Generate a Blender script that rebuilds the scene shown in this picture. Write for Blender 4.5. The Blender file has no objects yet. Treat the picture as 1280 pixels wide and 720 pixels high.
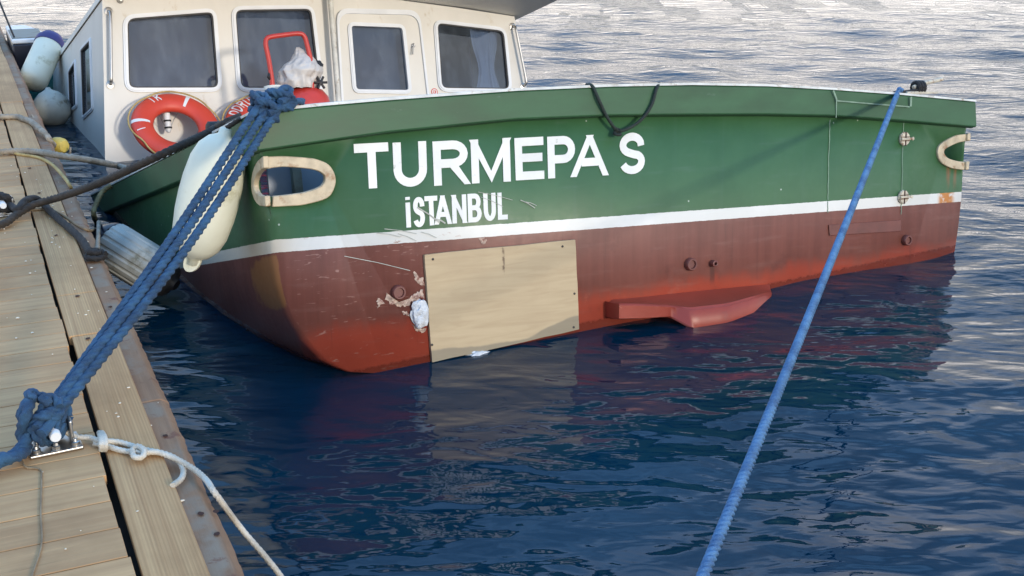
import bpy, bmesh, math, random
import numpy as np
from mathutils import Vector as V, noise as mnoise
random.seed(7); rng = np.random.default_rng(5)
S = bpy.context.scene
R_ = math.radians

# ------------------------------------------------------------------ camera
FPX = 1470.0                      # focal length in pixels of the 1280 px wide photograph
PITCH = math.atan(508 / FPX)
EYE = V((0, 0, 2.1))
cam = bpy.data.cameras.new('camera'); camo = bpy.data.objects.new('camera', cam)
S.collection.objects.link(camo); S.camera = camo
cam.sensor_width = 36; cam.lens = 36 * FPX / 1280
cam.clip_start = 0.05; cam.clip_end = 6000
camo.location = EYE; camo.rotation_euler = (math.pi / 2 - PITCH, 0, 0)

# ------------------------------------------------------------------ sky, sun, exposure
SUN_EL, SUN_AZ = R_(14), R_(140)          # azimuth clockwise from +Y (from behind the camera, to the right)
w = bpy.data.worlds.new('World'); S.world = w; w.use_nodes = True
nt = w.node_tree; N = nt.nodes; LK = nt.links; N.clear()
out = N.new('ShaderNodeOutputWorld'); bg = N.new('ShaderNodeBackground')
sky = N.new('ShaderNodeTexSky'); sky.sky_type = 'NISHITA'; sky.sun_disc = False
sky.sun_elevation = SUN_EL; sky.sun_rotation = SUN_AZ; sky.air_density = 1.2; sky.dust_density = 2.5; sky.ozone_density = 1.5
tc = N.new('ShaderNodeTexCoord'); mp = N.new('ShaderNodeMapping'); mp.inputs['Scale'].default_value = (1.0, 1.0, 2.6)
cn = N.new('ShaderNodeTexNoise'); cn.inputs['Scale'].default_value = 2.2; cn.inputs['Detail'].default_value = 6; cn.inputs['Roughness'].default_value = .55
cr = N.new('ShaderNodeValToRGB'); cr.color_ramp.elements[0].position = .40; cr.color_ramp.elements[1].position = .64
cr.color_ramp.elements[0].color = (.25, .25, .25, 1); cr.color_ramp.elements[1].color = (1, 1, 1, 1)
mx = N.new('ShaderNodeMix'); mx.data_type = 'RGBA'
# sunlit thin cloud, same units as the sky texture: a bright bank ahead over the bay, thinner grey cloud behind
sx = N.new('ShaderNodeSeparateXYZ'); LK.new(tc.outputs['Generated'], sx.inputs[0])
ahead = N.new('ShaderNodeMapRange'); ahead.interpolation_type = 'SMOOTHSTEP'; ahead.inputs['From Min'].default_value = -.15; ahead.inputs['From Max'].default_value = .85
dp = N.new('ShaderNodeVectorMath'); dp.operation = 'DOT_PRODUCT'; dp.inputs[1].default_value = (-.55, .83, 0); LK.new(tc.outputs['Generated'], dp.inputs[0])
LK.new(dp.outputs['Value'], ahead.inputs['Value'])
cb = N.new('ShaderNodeMix'); cb.data_type = 'RGBA'; cb.inputs['A'].default_value = (11.0, 11.2, 11.6, 1); cb.inputs['B'].default_value = (11.6, 10.7, 9.9, 1)
LK.new(ahead.outputs[0], cb.inputs['Factor'])
high = N.new('ShaderNodeMapRange'); high.interpolation_type = 'SMOOTHSTEP'; high.inputs['From Min'].default_value = .16; high.inputs['From Max'].default_value = .62
LK.new(sx.outputs[2], high.inputs['Value'])
ch = N.new('ShaderNodeMix'); ch.data_type = 'RGBA'; ch.inputs['B'].default_value = (4.2, 8.6, 15.5, 1)
LK.new(high.outputs[0], ch.inputs['Factor']); LK.new(cb.outputs['Result'], ch.inputs['A']); LK.new(ch.outputs['Result'], mx.inputs['B'])
LK.new(tc.outputs['Generated'], mp.inputs['Vector']); LK.new(mp.outputs[0], cn.inputs['Vector'])
LK.new(cn.outputs['Fac'], cr.inputs['Fac']); low = N.new('ShaderNodeMapRange'); low.interpolation_type = 'SMOOTHSTEP'; low.inputs['From Min'].default_value = .34; low.inputs['From Max'].default_value = .06
LK.new(sx.outputs[2], low.inputs['Value']); mxx = N.new('ShaderNodeMath'); mxx.operation = 'MAXIMUM'; LK.new(cr.outputs['Color'], mxx.inputs[0]); LK.new(low.outputs[0], mxx.inputs[1])
LK.new(mxx.outputs[0], mx.inputs['Factor'])
LK.new(sky.outputs['Color'], mx.inputs['A']); LK.new(mx.outputs['Result'], bg.inputs['Color'])
bg.inputs['Strength'].default_value = 0.12
LK.new(bg.outputs[0], out.inputs['Surface'])
sl = bpy.data.lights.new('sun', 'SUN'); sl.energy = 1.6; sl.angle = R_(5.0); sl.color = (1, .88, .74)
so = bpy.data.objects.new('sun', sl); S.collection.objects.link(so)
sd = V((math.sin(SUN_AZ) * math.cos(SUN_EL), math.cos(SUN_AZ) * math.cos(SUN_EL), math.sin(SUN_EL)))
so.rotation_euler = sd.to_track_quat('Z', 'Y').to_euler(); so.location = (4, -4, 8)
S.view_settings.view_transform = 'Standard'; S.view_settings.look = 'None'
S.view_settings.exposure = 0.36; S.view_settings.gamma = 1; S.view_settings.use_curve_mapping = False
S.cycles.use_denoising = True
S.cycles.max_bounces = 8; S.cycles.transparent_max_bounces = 12
S.cycles.sample_clamp_indirect = 4; S.cycles.caustics_reflective = False; S.cycles.caustics_refractive = False

# ------------------------------------------------------------------ survey: pixels of the photograph to planes of the place
CR = V((1, 0, 0)); CF = V((0, math.cos(PITCH), -math.sin(PITCH))); CU = V((0, math.sin(PITCH), math.cos(PITCH)))
def ray(x, y): return CR * ((x - 640) / FPX) + CU * ((360 - y) / FPX) + CF
def atz(x, y, z=0.0):
    d = ray(x, y); return EYE + d * ((z - EYE.z) / d.z)
def onplane(x, y, P, n):
    d = ray(x, y); return EYE + d * ((P - EYE).dot(n) / d.dot(n))
# boat frame: D athwart (to starboard), F forward (bow down), UB up from the deck
D = ray(3300, 82).normalized(); F = ray(-185, 410); F = (F - D * F.dot(D)).normalized(); UB = D.cross(F)
A0 = atz(440, 465)
def B(s, f, h): return A0 + D * s + F * f + UB * h
RAKE = -0.1636
UT = (UB + F * RAKE).normalized(); NT = D.cross(UT)          # transom plane, normal towards the quay
def TS(s, t, q=0.0): return A0 + D * s + UT * t + NT * q
def T(x, y, q=0.0): return onplane(x, y, A0 + NT * q, NT)
def st(x, y, q=0.0):
    P = T(x, y, q) - A0; return P.dot(D), P.dot(UT)
def sfh(P): P = P - A0; return P.dot(D), P.dot(F), P.dot(UB)
def PF(x, y, f): return onplane(x, y, B(0, f, 0), F)           # on a plane square to the keel
def PSd(x, y, s): return onplane(x, y, B(s, 0, 0), D)          # on a fore-and-aft plane
# dock frame
DL = V((-.42, .907, 0)).normalized(); DM = V((DL.y, -DL.x, 0)); ZD = 0.5
def K(m, l, z=ZD): return DM * m + DL * l + V((0, 0, z))

# ------------------------------------------------------------------ mesh helpers
def link(o): S.collection.objects.link(o); return o
def tag(o, label=None, cat=None, group=None, kind=None):
    if label: o['label'] = label
    if cat: o['category'] = cat
    if group: o['group'] = group
    if kind: o['kind'] = kind
    return o
def thing(name, loc, label, cat, group=None):
    o = link(bpy.data.objects.new(name, None)); o.location = loc; o.empty_display_size = .1
    return tag(o, label, cat, group)
def worldloc(o):
    p = V((0, 0, 0))
    while o is not None: p = p + o.location; o = o.parent
    return p
class MB:
    def __init__(s): s.v = []; s.f = []; s.uv = None
    def add(s, vs, fs):
        b = len(s.v); s.v += [V(x) for x in vs]; s.f += [tuple(i + b for i in f) for f in fs]; return s
    def build(s, name, mat, parent=None, smooth=True, loc=None, recalc=True, bevel=0, segs=2, solid=0, subsurf=0, autos=40):
        base = worldloc(parent) if parent else (V(loc) if loc is not None else V((0, 0, 0)))
        me = bpy.data.meshes.new(name); me.from_pydata([x - base for x in s.v], [], s.f)
        if recalc:
            bm = bmesh.new(); bm.from_mesh(me); bmesh.ops.recalc_face_normals(bm, faces=bm.faces); bm.to_mesh(me); bm.free()
        o = link(bpy.data.objects.new(name, me))
        if mat: me.materials.append(mat)
        if parent: o.parent = parent
        else: o.location = base
        if smooth:
            for p in me.polygons: p.use_smooth = True
            if autos and not subsurf:
                try: me.set_sharp_from_angle(angle=R_(autos))
                except Exception: pass
        if solid:
            m = o.modifiers.new('solid', 'SOLIDIFY'); m.thickness = solid; m.offset = -1
        if bevel:
            m = o.modifiers.new('bevel', 'BEVEL'); m.width = bevel; m.segments = segs; m.limit_method = 'ANGLE'; m.angle_limit = R_(35)
        if subsurf:
            m = o.modifiers.new('sub', 'SUBSURF'); m.levels = subsurf; m.render_levels = subsurf
        return o
BOXF = [(0, 1, 2, 3), (7, 6, 5, 4), (0, 4, 5, 1), (1, 5, 6, 2), (2, 6, 7, 3), (3, 7, 4, 0)]
def boxpts(fn, a0, a1, b0, b1, c0, c1):
    return [fn(a0, b0, c0), fn(a1, b0, c0), fn(a1, b1, c0), fn(a0, b1, c0), fn(a0, b0, c1), fn(a1, b0, c1), fn(a1, b1, c1), fn(a0, b1, c1)]
def add_box(mb, fn, *a): return mb.add(boxpts(fn, *a), BOXF)
def catmull(pts, step):
    P = [V(p) for p in pts]
    if len(P) == 2: P = [P[0], (P[0] + P[1]) / 2, P[1]]
    Q = [P[0] * 2 - P[1]] + P + [P[-1] * 2 - P[-2]]
    out = []
    for i in range(1, len(Q) - 2):
        a, b, c, d = Q[i - 1:i + 3]; n = max(1, int((c - b).length / step))
        for k in range(n):
            t = k / n
            out.append(.5 * ((2 * b) + (c - a) * t + (2 * a - 5 * b + 4 * c - d) * t * t + (3 * b - a - 3 * c + d) * t ** 3))
    out.append(P[-1]); return out
def sweep(mb, path, r, n=10, lobes=0, lay=0.1, depth=.19, cap=True, rfun=None, flat=1.0, ref=None, start=0.0, yarn=0.0):
    """tube along path; lobes > 0 gives twisted rope strands"""
    P = path; m = len(P); tang = []
    for i in range(m):
        t = P[min(i + 1, m - 1)] - P[max(i - 1, 0)]
        tang.append(t.normalized() if t.length > 1e-9 else V((0, 0, 1)))
    u = ref.copy() if ref is not None else (V((0, 0, 1)) if abs(tang[0].z) < .9 else V((1, 0, 0)))
    vs = []; dist = start
    for i in range(m):
        t = tang[i]; u = u - t * u.dot(t)
        if u.length < 1e-6: u = t.orthogonal()
        u.normalize(); v = t.cross(u)
        if i: dist += (P[i] - P[i - 1]).length
        rr = r * (rfun(i / (m - 1)) if rfun else 1)
        for k in range(n):
            a = 2 * math.pi * k / n
            q = rr * (1 - depth + depth * 2 * abs(math.cos(lobes * .5 * (a - 2 * math.pi * dist / lay))) - depth * .6) if lobes else rr
            if yarn: q *= 1 + yarn * math.cos(lobes * 4 * a + 2 * math.pi * dist / lay * 5)
            vs.append(P[i] + u * (q * math.cos(a)) + v * (q * flat * math.sin(a)))
    fs = [(i * n + k, i * n + (k + 1) % n, (i + 1) * n + (k + 1) % n, (i + 1) * n + k) for i in range(m - 1) for k in range(n)]
    if cap: fs += [tuple(range(n - 1, -1, -1)), tuple((m - 1) * n + k for k in range(n))]
    return mb.add(vs, fs)
def rope(mb, pts, r, lay=None, lobes=3, smoothstep=None, jitter=0, **k):
    lay = lay or r * 7
    st_ = smoothstep or max(r * .55, .006)
    p = catmull(pts, st_)
    if jitter:
        p = [q + V(mnoise.noise_vector(q * 9)) * jitter for q in p]
    return sweep(mb, p, r, n=(30 if k.get('yarn') else 14) if lobes else 8, lobes=lobes, lay=lay, **k)
def tube(mb, pts, r, n=10, step=.02, **k): return sweep(mb, catmull(pts, step), r, n=n, **k)
def lathe(mb, base, axis, prof, n=24, ref=None):
    ax = V(axis).normalized(); u = (ref - ax * ref.dot(ax)).normalized() if ref is not None else ax.orthogonal().normalized(); v = ax.cross(u)
    vs = [V(base) + ax * z + u * (r * math.cos(2 * math.pi * k / n)) + v * (r * math.sin(2 * math.pi * k / n)) for r, z in prof for k in range(n)]
    m = len(prof)
    fs = [(i * n + k, i * n + (k + 1) % n, (i + 1) * n + (k + 1) % n, (i + 1) * n + k) for i in range(m - 1) for k in range(n)]
    fs += [tuple(range(n - 1, -1, -1)), tuple((m - 1) * n + k for k in range(n))]
    return mb.add(vs, fs)
def fill2d(outer, holes, to3d):
    """flat polygon with holes -> (verts, faces)"""
    bm = bmesh.new()
    for lp in [outer] + holes:
        vv = [bm.verts.new((x, y, 0)) for x, y in lp]
        for i in range(len(vv)): bm.edges.new((vv[i], vv[(i + 1) % len(vv)]))
    bmesh.ops.triangle_fill(bm, use_beauty=True, use_dissolve=False, edges=bm.edges[:])
    bm.verts.index_update()
    pts = [(v.co.x, v.co.y) for v in bm.verts]; fs = [tuple(v.index for v in f.verts) for f in bm.faces]
    bm.free()
    return [to3d(x, y) for x, y in pts], fs, pts
def roundpoly(c, r, n=5):
    out = []; m = len(c)
    for i in range(m):
        p = V((*c[i], 0)); a = V((*c[i - 1], 0)); b = V((*c[(i + 1) % m], 0))
        ra = min(r, (a - p).length * .45, (b - p).length * .45)
        p0 = p + (a - p).normalized() * ra; p1 = p + (b - p).normalized() * ra
        for k in range(n + 1):
            t = k / n; q = p0 * (1 - t) ** 2 + p * (2 * t * (1 - t)) + p1 * t * t
            out.append((q.x, q.y))
    return out
def inset(poly, d):
    """shrink (positive d) a convex-ish loop"""
    m = len(poly); A = sum(poly[i][0] * poly[(i + 1) % m][1] - poly[(i + 1) % m][0] * poly[i][1] for i in range(m))
    sg = 1 if A > 0 else -1; out = []
    for i in range(m):
        a = np.array(poly[i - 1]); b = np.array(poly[i]); c = np.array(poly[(i + 1) % m])
        t = (c - a); t = t / (np.linalg.norm(t) + 1e-9)
        nrm = np.array([-t[1], t[0]]) * sg
        out.append(tuple(b + nrm * d))
    return out
def ring_band(mb, outer, inner, fn, q0, q1, closed=True):
    """band between two outlines of equal count, from offset q0 to q1; fn(x, y, q) -> point"""
    n = len(outer); vs = []
    for i in range(n): vs += [fn(*outer[i], q0), fn(*outer[i], q1), fn(*inner[i], q1), fn(*inner[i], q0)]
    fs = []
    for i in range(n if closed else n - 1):
        j = (i + 1) % n
        for a in range(4):
            b = (a + 1) % 4
            fs.append((i * 4 + a, i * 4 + b, j * 4 + b, j * 4 + a))
    if not closed: fs += [(0, 1, 2, 3), ((n - 1) * 4 + 3, (n - 1) * 4 + 2, (n - 1) * 4 + 1, (n - 1) * 4)]
    return mb.add(vs, fs)

# ------------------------------------------------------------------ material helpers
class NT_:
    def __init__(s, name):
        s.m = bpy.data.materials.new(name); s.m.use_nodes = True; s.t = s.m.node_tree; s.n = s.t.nodes; s.n.clear()
        s.out = s.n.new('ShaderNodeOutputMaterial'); s.b = s.n.new('ShaderNodeBsdfPrincipled'); s.l(s.b.outputs[0], s.out.inputs[0])
    def l(s, a, b): s.t.links.new(a, b)
    def new(s, t, **k):
        o = s.n.new(t)
        for a, b in k.items():
            if a in o.inputs.keys(): o.inputs[a].default_value = b
            else: setattr(o, a, b)
        return o
    def val(s, x, sock):
        if hasattr(x, 'is_output'): s.l(x, sock)
        else: sock.default_value = x
    def math(s, op, a, b=0.0, c=None, clamp=False):
        o = s.n.new('ShaderNodeMath'); o.operation = op; o.use_clamp = clamp; s.val(a, o.inputs[0]); s.val(b, o.inputs[1])
        if c is not None: s.val(c, o.inputs[2])
        return o.outputs[0]
    def mix(s, f, a, b, blend='MIX'):
        o = s.n.new('ShaderNodeMix'); o.data_type = 'RGBA'; o.blend_type = blend; s.val(f, o.inputs[0])
        for x, k in ((a, 6), (b, 7)):
            if hasattr(x, 'is_output'): s.l(x, o.inputs[k])
            else: o.inputs[k].default_value = (*x[:3], 1)
        return o.outputs[2]
    def coords(s, scale=(1, 1, 1), rot=(0, 0, 0), kind='Object'):
        tc = s.n.new('ShaderNodeTexCoord'); mp = s.n.new('ShaderNodeMapping')
        mp.inputs['Scale'].default_value = scale; mp.inputs['Rotation'].default_value = rot
        s.l(tc.outputs[kind], mp.inputs['Vector']); return mp.outputs[0]
    def noise(s, vec, scale, detail=4, rough=.55, dist=0.0, col=False):
        o = s.n.new('ShaderNodeTexNoise'); o.inputs['Scale'].default_value = scale; o.inputs['Detail'].default_value = detail
        o.inputs['Roughness'].default_value = rough; o.inputs['Distortion'].default_value = dist
        if vec is not None: s.l(vec, o.inputs['Vector'])
        return o.outputs['Color' if col else 'Fac']
    def step(s, x, a, b, smooth=True):
        o = s.n.new('ShaderNodeMapRange'); o.interpolation_type = 'SMOOTHSTEP' if smooth else 'LINEAR'; o.clamp = True
        s.val(x, o.inputs['Value'])
        s.val(a, o.inputs['From Min']); s.val(b, o.inputs['From Max']); return o.outputs[0]
    def ramp(s, f, stops):
        o = s.n.new('ShaderNodeValToRGB'); e = o.color_ramp.elements
        while len(e) < len(stops): e.new(.5)
        for i, (p, c) in enumerate(stops): e[i].position = p; e[i].color = (*c, 1)
        s.l(f, o.inputs['Fac']); return o.outputs['Color']
    def bump(s, h, strength=.2, dist=.01, normal=None):
        o = s.n.new('ShaderNodeBump'); o.inputs['Strength'].default_value = strength; o.inputs['Distance'].default_value = dist
        s.l(h, o.inputs['Height'])
        if normal is not None: s.l(normal, o.inputs['Normal'])
        return o.outputs[0]
    def set(s, **k):
        for a, x in k.items():
            i = s.b.inputs[a.replace('_', ' ')]
            if hasattr(x, 'is_output'): s.l(x, i)
            elif isinstance(x, (tuple, list)) and len(x) == 3 and i.type == 'RGBA': i.default_value = (*x, 1)
            else: i.default_value = x
        return s
def pm(name, col, rough=.5, metal=0.0, var=.25, scale=6, bump=.12, bscale=40, dirt=None, dirt_amt=.4, dirt_scale=9, dist=.004, coat=0.0, spec=.5, stretch=(1, 1, 1)):
    m = NT_(name); c = m.coords(stretch)
    n1 = m.noise(c, scale, 5); dark = tuple(x * (1 - var) for x in col); light = tuple(min(1, x * (1 + var * .6)) for x in col)
    base = m.ramp(n1, [(.3, dark), (.7, light)])
    if dirt:
        n2 = m.noise(c, dirt_scale, 7, .65); f = m.step(n2, .68 - dirt_amt * .4, .80 - dirt_amt * .25)
        base = m.mix(f, base, dirt)
    n3 = m.noise(c, bscale, 4)
    rg = m.math('ADD', m.math('MULTIPLY', n1, .18), rough - .09)
    m.set(Base_Color=base, Roughness=rg, Metallic=metal, Normal=m.bump(n3, bump, dist), Coat_Weight=coat, Specular_IOR_Level=spec)
    return m.m
def ropemat(name, col, dark, scale=300, rough=.75):
    m = NT_(name); c = m.coords(); n1 = m.noise(c, 14, 4); n2 = m.noise(c, scale, 3, .7)
    base = m.mix(m.step(n1, .35, .7), dark, col); base = m.mix(m.math('MULTIPLY', m.step(n2, .45, .75), .35), base, tuple(min(1, x * 1.7 + .012) for x in col))
    m.set(Base_Color=base, Roughness=rough, Normal=m.bump(n2, .8, .003), Sheen_Weight=.04)
    return m.m

# hull paint: UV x = metres round the hull, UV y = boat height h
def hull_paint():
    m = NT_('hull_paint')
    uv = m.new('ShaderNodeUVMap', uv_map='hull'); sp = m.new('ShaderNodeSeparateXYZ'); m.l(uv.outputs[0], sp.inputs[0])
    x, h = sp.outputs[0], sp.outputs[1]
    v = uv.outputs[0]
    def stretched(sx, sy):
        mp = m.new('ShaderNodeMapping'); mp.inputs['Scale'].default_value = (sx, sy, 1); m.l(v, mp.inputs['Vector']); return mp.outputs[0]
    nf = m.noise(v, 30, 5, .6); nb = m.noise(v, 2.2, 5, .6); streak = m.noise(stretched(14, .7), 1.6, 5, .6); brush = m.noise(stretched(1.2, 9), 2.5, 4)
    hh = m.math('ADD', h, m.math('MULTIPLY', m.math('SUBTRACT', nf, .5), .006))
    # green topsides
    g = m.mix(m.step(nb, .3, .7), (.030, .100, .038), (.044, .124, .050))
    g = m.mix(m.math('MULTIPLY', m.step(streak, .5, .8), .30), g, (.060, .125, .080))
    g = m.mix(m.math('MULTIPLY', m.step(brush, .56, .76), .30), g, (.085, .15, .105))
    chips = m.new('ShaderNodeTexVoronoi', feature='F1', distance='EUCLIDEAN'); chips.inputs['Scale'].default_value = 11; m.l(v, chips.inputs['Vector'])
    pick = m.new('ShaderNodeSeparateXYZ'); m.l(chips.outputs['Color'], pick.inputs[0])
    chip = m.math('MULTIPLY', m.math('LESS_THAN', m.math('ADD', chips.outputs['Distance'], m.math('MULTIPLY', nf, .05)), .075), m.math('GREATER_THAN', pick.outputs[0], m.math('ADD', .45, m.math('MULTIPLY', m.step(x, .0, 1.6), .38))))
    g = m.mix(m.math('MULTIPLY', chip, .7), g, (.50, .56, .50))
    # antifouling: dull maroon above, fresher red low down
    tide = m.math('ADD', m.math('SUBTRACT', h, m.math('ADD', .205, m.math('MULTIPLY', x, .024))), m.math('MULTIPLY', m.math('SUBTRACT', nb, .5), .22))
    tide = m.math('ADD', tide, m.math('MULTIPLY', m.math('SUBTRACT', streak, .5), .07))
    tide = m.math('ADD', tide, m.math('MULTIPLY', m.step(x, -.33, -.48), .16))  # port side stays maroon lower down: its shade is put into the colour
    rd_low = m.mix(m.step(nb, .35, .65), (.300, .052, .030), (.345, .066, .038))
    rd_high = m.mix(m.step(m.math('ADD', m.math('MULTIPLY', streak, .45), m.math('MULTIPLY', nb, .55)), .36, .64), (.130, .044, .033), (.175, .061, .046))
    rd = m.mix(m.step(tide, -.065, .045), rd_low, rd_high)
    rd = m.mix(m.math('MULTIPLY', m.step(brush, .52, .76), .26), rd, (.24, .13, .11)); rd = m.mix(m.math('MULTIPLY', m.step(m.noise(v, 5, 7, .7), .56, .70), .35), rd, (.085, .030, .025))
    scr = m.noise(stretched(3.0, 16), 3.1, 3, .5, 1.5)
    near = m.math('MULTIPLY', m.step(x, -.45, -.1), m.step(x, .75, .35))
    rd = m.mix(m.math('MULTIPLY', m.math('MULTIPLY', m.step(scr, .64, .70), near), .55), rd, (.42, .25, .21))
    # tan rubbed patch where fenders lie on the quarter
    px = m.math('MULTIPLY', m.step(x, -1.0, -.50), m.step(x, -.26, -.36)); py = m.math('MULTIPLY', m.step(h, .23, .38), m.step(h, .62, .50))
    rub = m.step(m.math('ADD', m.math('MULTIPLY', px, py), m.math('MULTIPLY', m.math('SUBTRACT', m.noise(v, 9, 5, .65), .5), 1.1)), .50, .72)
    rd = m.mix(m.math('MULTIPLY', rub, .9), rd, (.25, .115, .045))
    # white boot stripe, scuffed
    wt = m.mix(m.step(nb, .35, .75), (.62, .63, .60), (.72, .72, .70))
    wx = m.step(x, -.15, -.40); wt = m.mix(m.math('MULTIPLY', wx, .6), wt, (.60, .50, .34))
    rustx = m.math('MULTIPLY', m.step(x, 3.76, 3.80), m.step(x, 3.93, 3.88)); wt = m.mix(m.math('MULTIPLY', rustx, m.step(nf, .3, .5)), wt, (.50, .20, .045))
    wt = m.mix(m.math('MULTIPLY', m.step(m.noise(stretched(2, 5), 5, 6, .7), .60, .68), near), wt, (.34, .20, .15))
    top = m.math('SUBTRACT', .617, m.math('MULTIPLY', x, .0035)); bot = m.math('SUBTRACT', .562, m.math('MULTIPLY', x, .0045))
    c = m.mix(m.math('GREATER_THAN', hh, bot), rd, wt); c = m.mix(m.math('GREATER_THAN', hh, top), c, g)
    # rust weeping below the starboard fairlead
    rw = m.math('MULTIPLY', m.math('MULTIPLY', m.step(x, 3.80, 3.84), m.step(x, 3.96, 3.9)), m.math('MULTIPLY', m.step(h, .60, .72), m.step(streak, .5, .62)))
    c = m.mix(m.math('MULTIPLY', rw, m.math('LESS_THAN', h, .77)), c, (.20, .10, .04))
    # frames showing through the plating, stain below the drain, wet and slimed strip at the water
    geo = m.new('ShaderNodeNewGeometry'); gz = m.new('ShaderNodeSeparateXYZ'); m.l(geo.outputs['Position'], gz.inputs[0])
    drip = m.math('MULTIPLY', m.math('MULTIPLY', m.step(m.math('ABSOLUTE', m.math('SUBTRACT', x, m.math('ADD', 2.058, m.math('MULTIPLY', nf, .01)))), .024, .008), m.step(h, .325, .30)), m.step(h, .19, .27))
    c = m.mix(m.math('MULTIPLY', drip, .6), c, (.055, .028, .024))
    runs = m.noise(stretched(26, .9), 1.0, 4, .6); c = m.mix(m.math('MULTIPLY', m.math('MULTIPLY', m.step(runs, .62, .72), m.step(h, .56, .50)), .28), c, (.075, .03, .025))
    sl_ = m.noise(v, 7, 6, .7); pale = m.math('MULTIPLY', m.step(sl_, .60, .70), m.math('MULTIPLY', m.step(h, .30, .22), .35)); c = m.mix(pale, c, (.36, .12, .085))
    wet = m.step(m.math('ADD', gz.outputs[2], m.math('MULTIPLY', m.math('SUBTRACT', nf, .5), .03)), .012, -.004)
    c = m.mix(m.math('MULTIPLY', wet, .55), c, (.075, .022, .016))
    rough = m.math('SUBTRACT', m.math('ADD', m.math('MULTIPLY', nf, .20), .36), m.math('MULTIPLY', wet, .22))
    wav = m.noise(stretched(2.0, 1.6), 1.7, 2)
    fr_ = m.new('ShaderNodeTexWave', wave_type='BANDS', bands_direction='X'); fr_.inputs['Scale'].default_value = .62; fr_.inputs['Distortion'].default_value = .6; m.l(v, fr_.inputs['Vector'])
    nrm = m.bump(wav, .18, .02); nrm = m.bump(fr_.outputs['Fac'], .22, .010, nrm); nrm = m.bump(m.noise(v, 120, 3), .08, .003, nrm)
    m.set(Base_Color=c, Roughness=rough, Normal=nrm, Coat_Weight=.0)
    return m.m

def woodmat(name, dark, light, rot, along=1.2, across=26, grain=.5, rough=.72, stripes=False, isl=.25, worn=None):
    m = NT_(name); c0 = m.coords((1, 1, 1), (0, 0, rot)); mp2 = m.new('ShaderNodeMapping'); mp2.inputs['Scale'].default_value = (across, along, 12)
    m.l(c0, mp2.inputs['Vector']); c = mp2.outputs[0]
    geo = m.new('ShaderNodeNewGeometry')
    off = m.new('ShaderNodeVectorMath', operation='ADD'); m.l(c, off.inputs[0])
    cx = m.new('ShaderNodeCombineXYZ'); m.l(m.math('MULTIPLY', geo.outputs['Random Per Island'], 37.0), cx.inputs[0]); m.l(m.math('MULTIPLY', geo.outputs['Random Per Island'], 91.0), cx.inputs[1]); m.l(cx.outputs[0], off.inputs[1])
    vec = off.outputs[0]
    n1 = m.noise(vec, 1.0, 5, .6, .6); n2 = m.noise(m.coords((1.5, 1.5, 1.5)), 1.7, 5, .6)
    base = m.ramp(n1, [(.30, dark), (.52, tuple((a + b) / 2 for a, b in zip(dark, light))), (.72, light)])
    base = m.mix(m.math('MULTIPLY', m.step(n2, .40, .68), .55), base, tuple(x * .66 for x in dark))
    nq = m.noise(vec, 3.2, 7, .7, .4); base = m.mix(m.math('MULTIPLY', m.step(nq, .60, .70), .5), base, tuple(x * .5 for x in dark)); base = m.mix(m.math('MULTIPLY', m.step(nq, .42, .33), .25), base, tuple(min(1, x * 1.25) for x in light))
    base = m.mix(m.math('MULTIPLY', geo.outputs['Random Per Island'], isl), base, tuple(x * .72 for x in dark))
    if stripes:
        ws = m.new('ShaderNodeTexWave', wave_type='BANDS', bands_direction='X'); ws.inputs['Scale'].default_value = .55; ws.inputs['Distortion'].default_value = 2.2; ws.inputs['Detail'].default_value = 2; ws.inputs['Detail Scale'].default_value = .6
        m.l(vec, ws.inputs['Vector']); base = m.mix(m.math('MULTIPLY', ws.outputs['Fac'], .34), base, tuple(x * .72 for x in dark))
    if worn:
        sx_ = m.new('ShaderNodeSeparateXYZ'); m.l(c0, sx_.inputs[0])
        nw = m.noise(m.coords((3, 3, 3)), 1.6, 6, .65); base = m.mix(m.math('MULTIPLY', m.step(nw, .42, .60), m.step(m.math('ADD', sx_.outputs[0], m.math('MULTIPLY', nw, .03)), 1.062, 1.042)), base, worn)
        nr = m.noise(m.coords((9, 9, 9)), 1.3, 6, .7); base = m.mix(m.math('MULTIPLY', m.step(nr, .58, .68), .8), base, (.15, .050, .030))
    h = m.noise(vec, 1.6, 6, .65)
    m.set(Base_Color=base, Roughness=m.math('ADD', m.math('MULTIPLY', n2, .2), rough - .1), Normal=m.bump(h, grain, .006))
    return m.m
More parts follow.
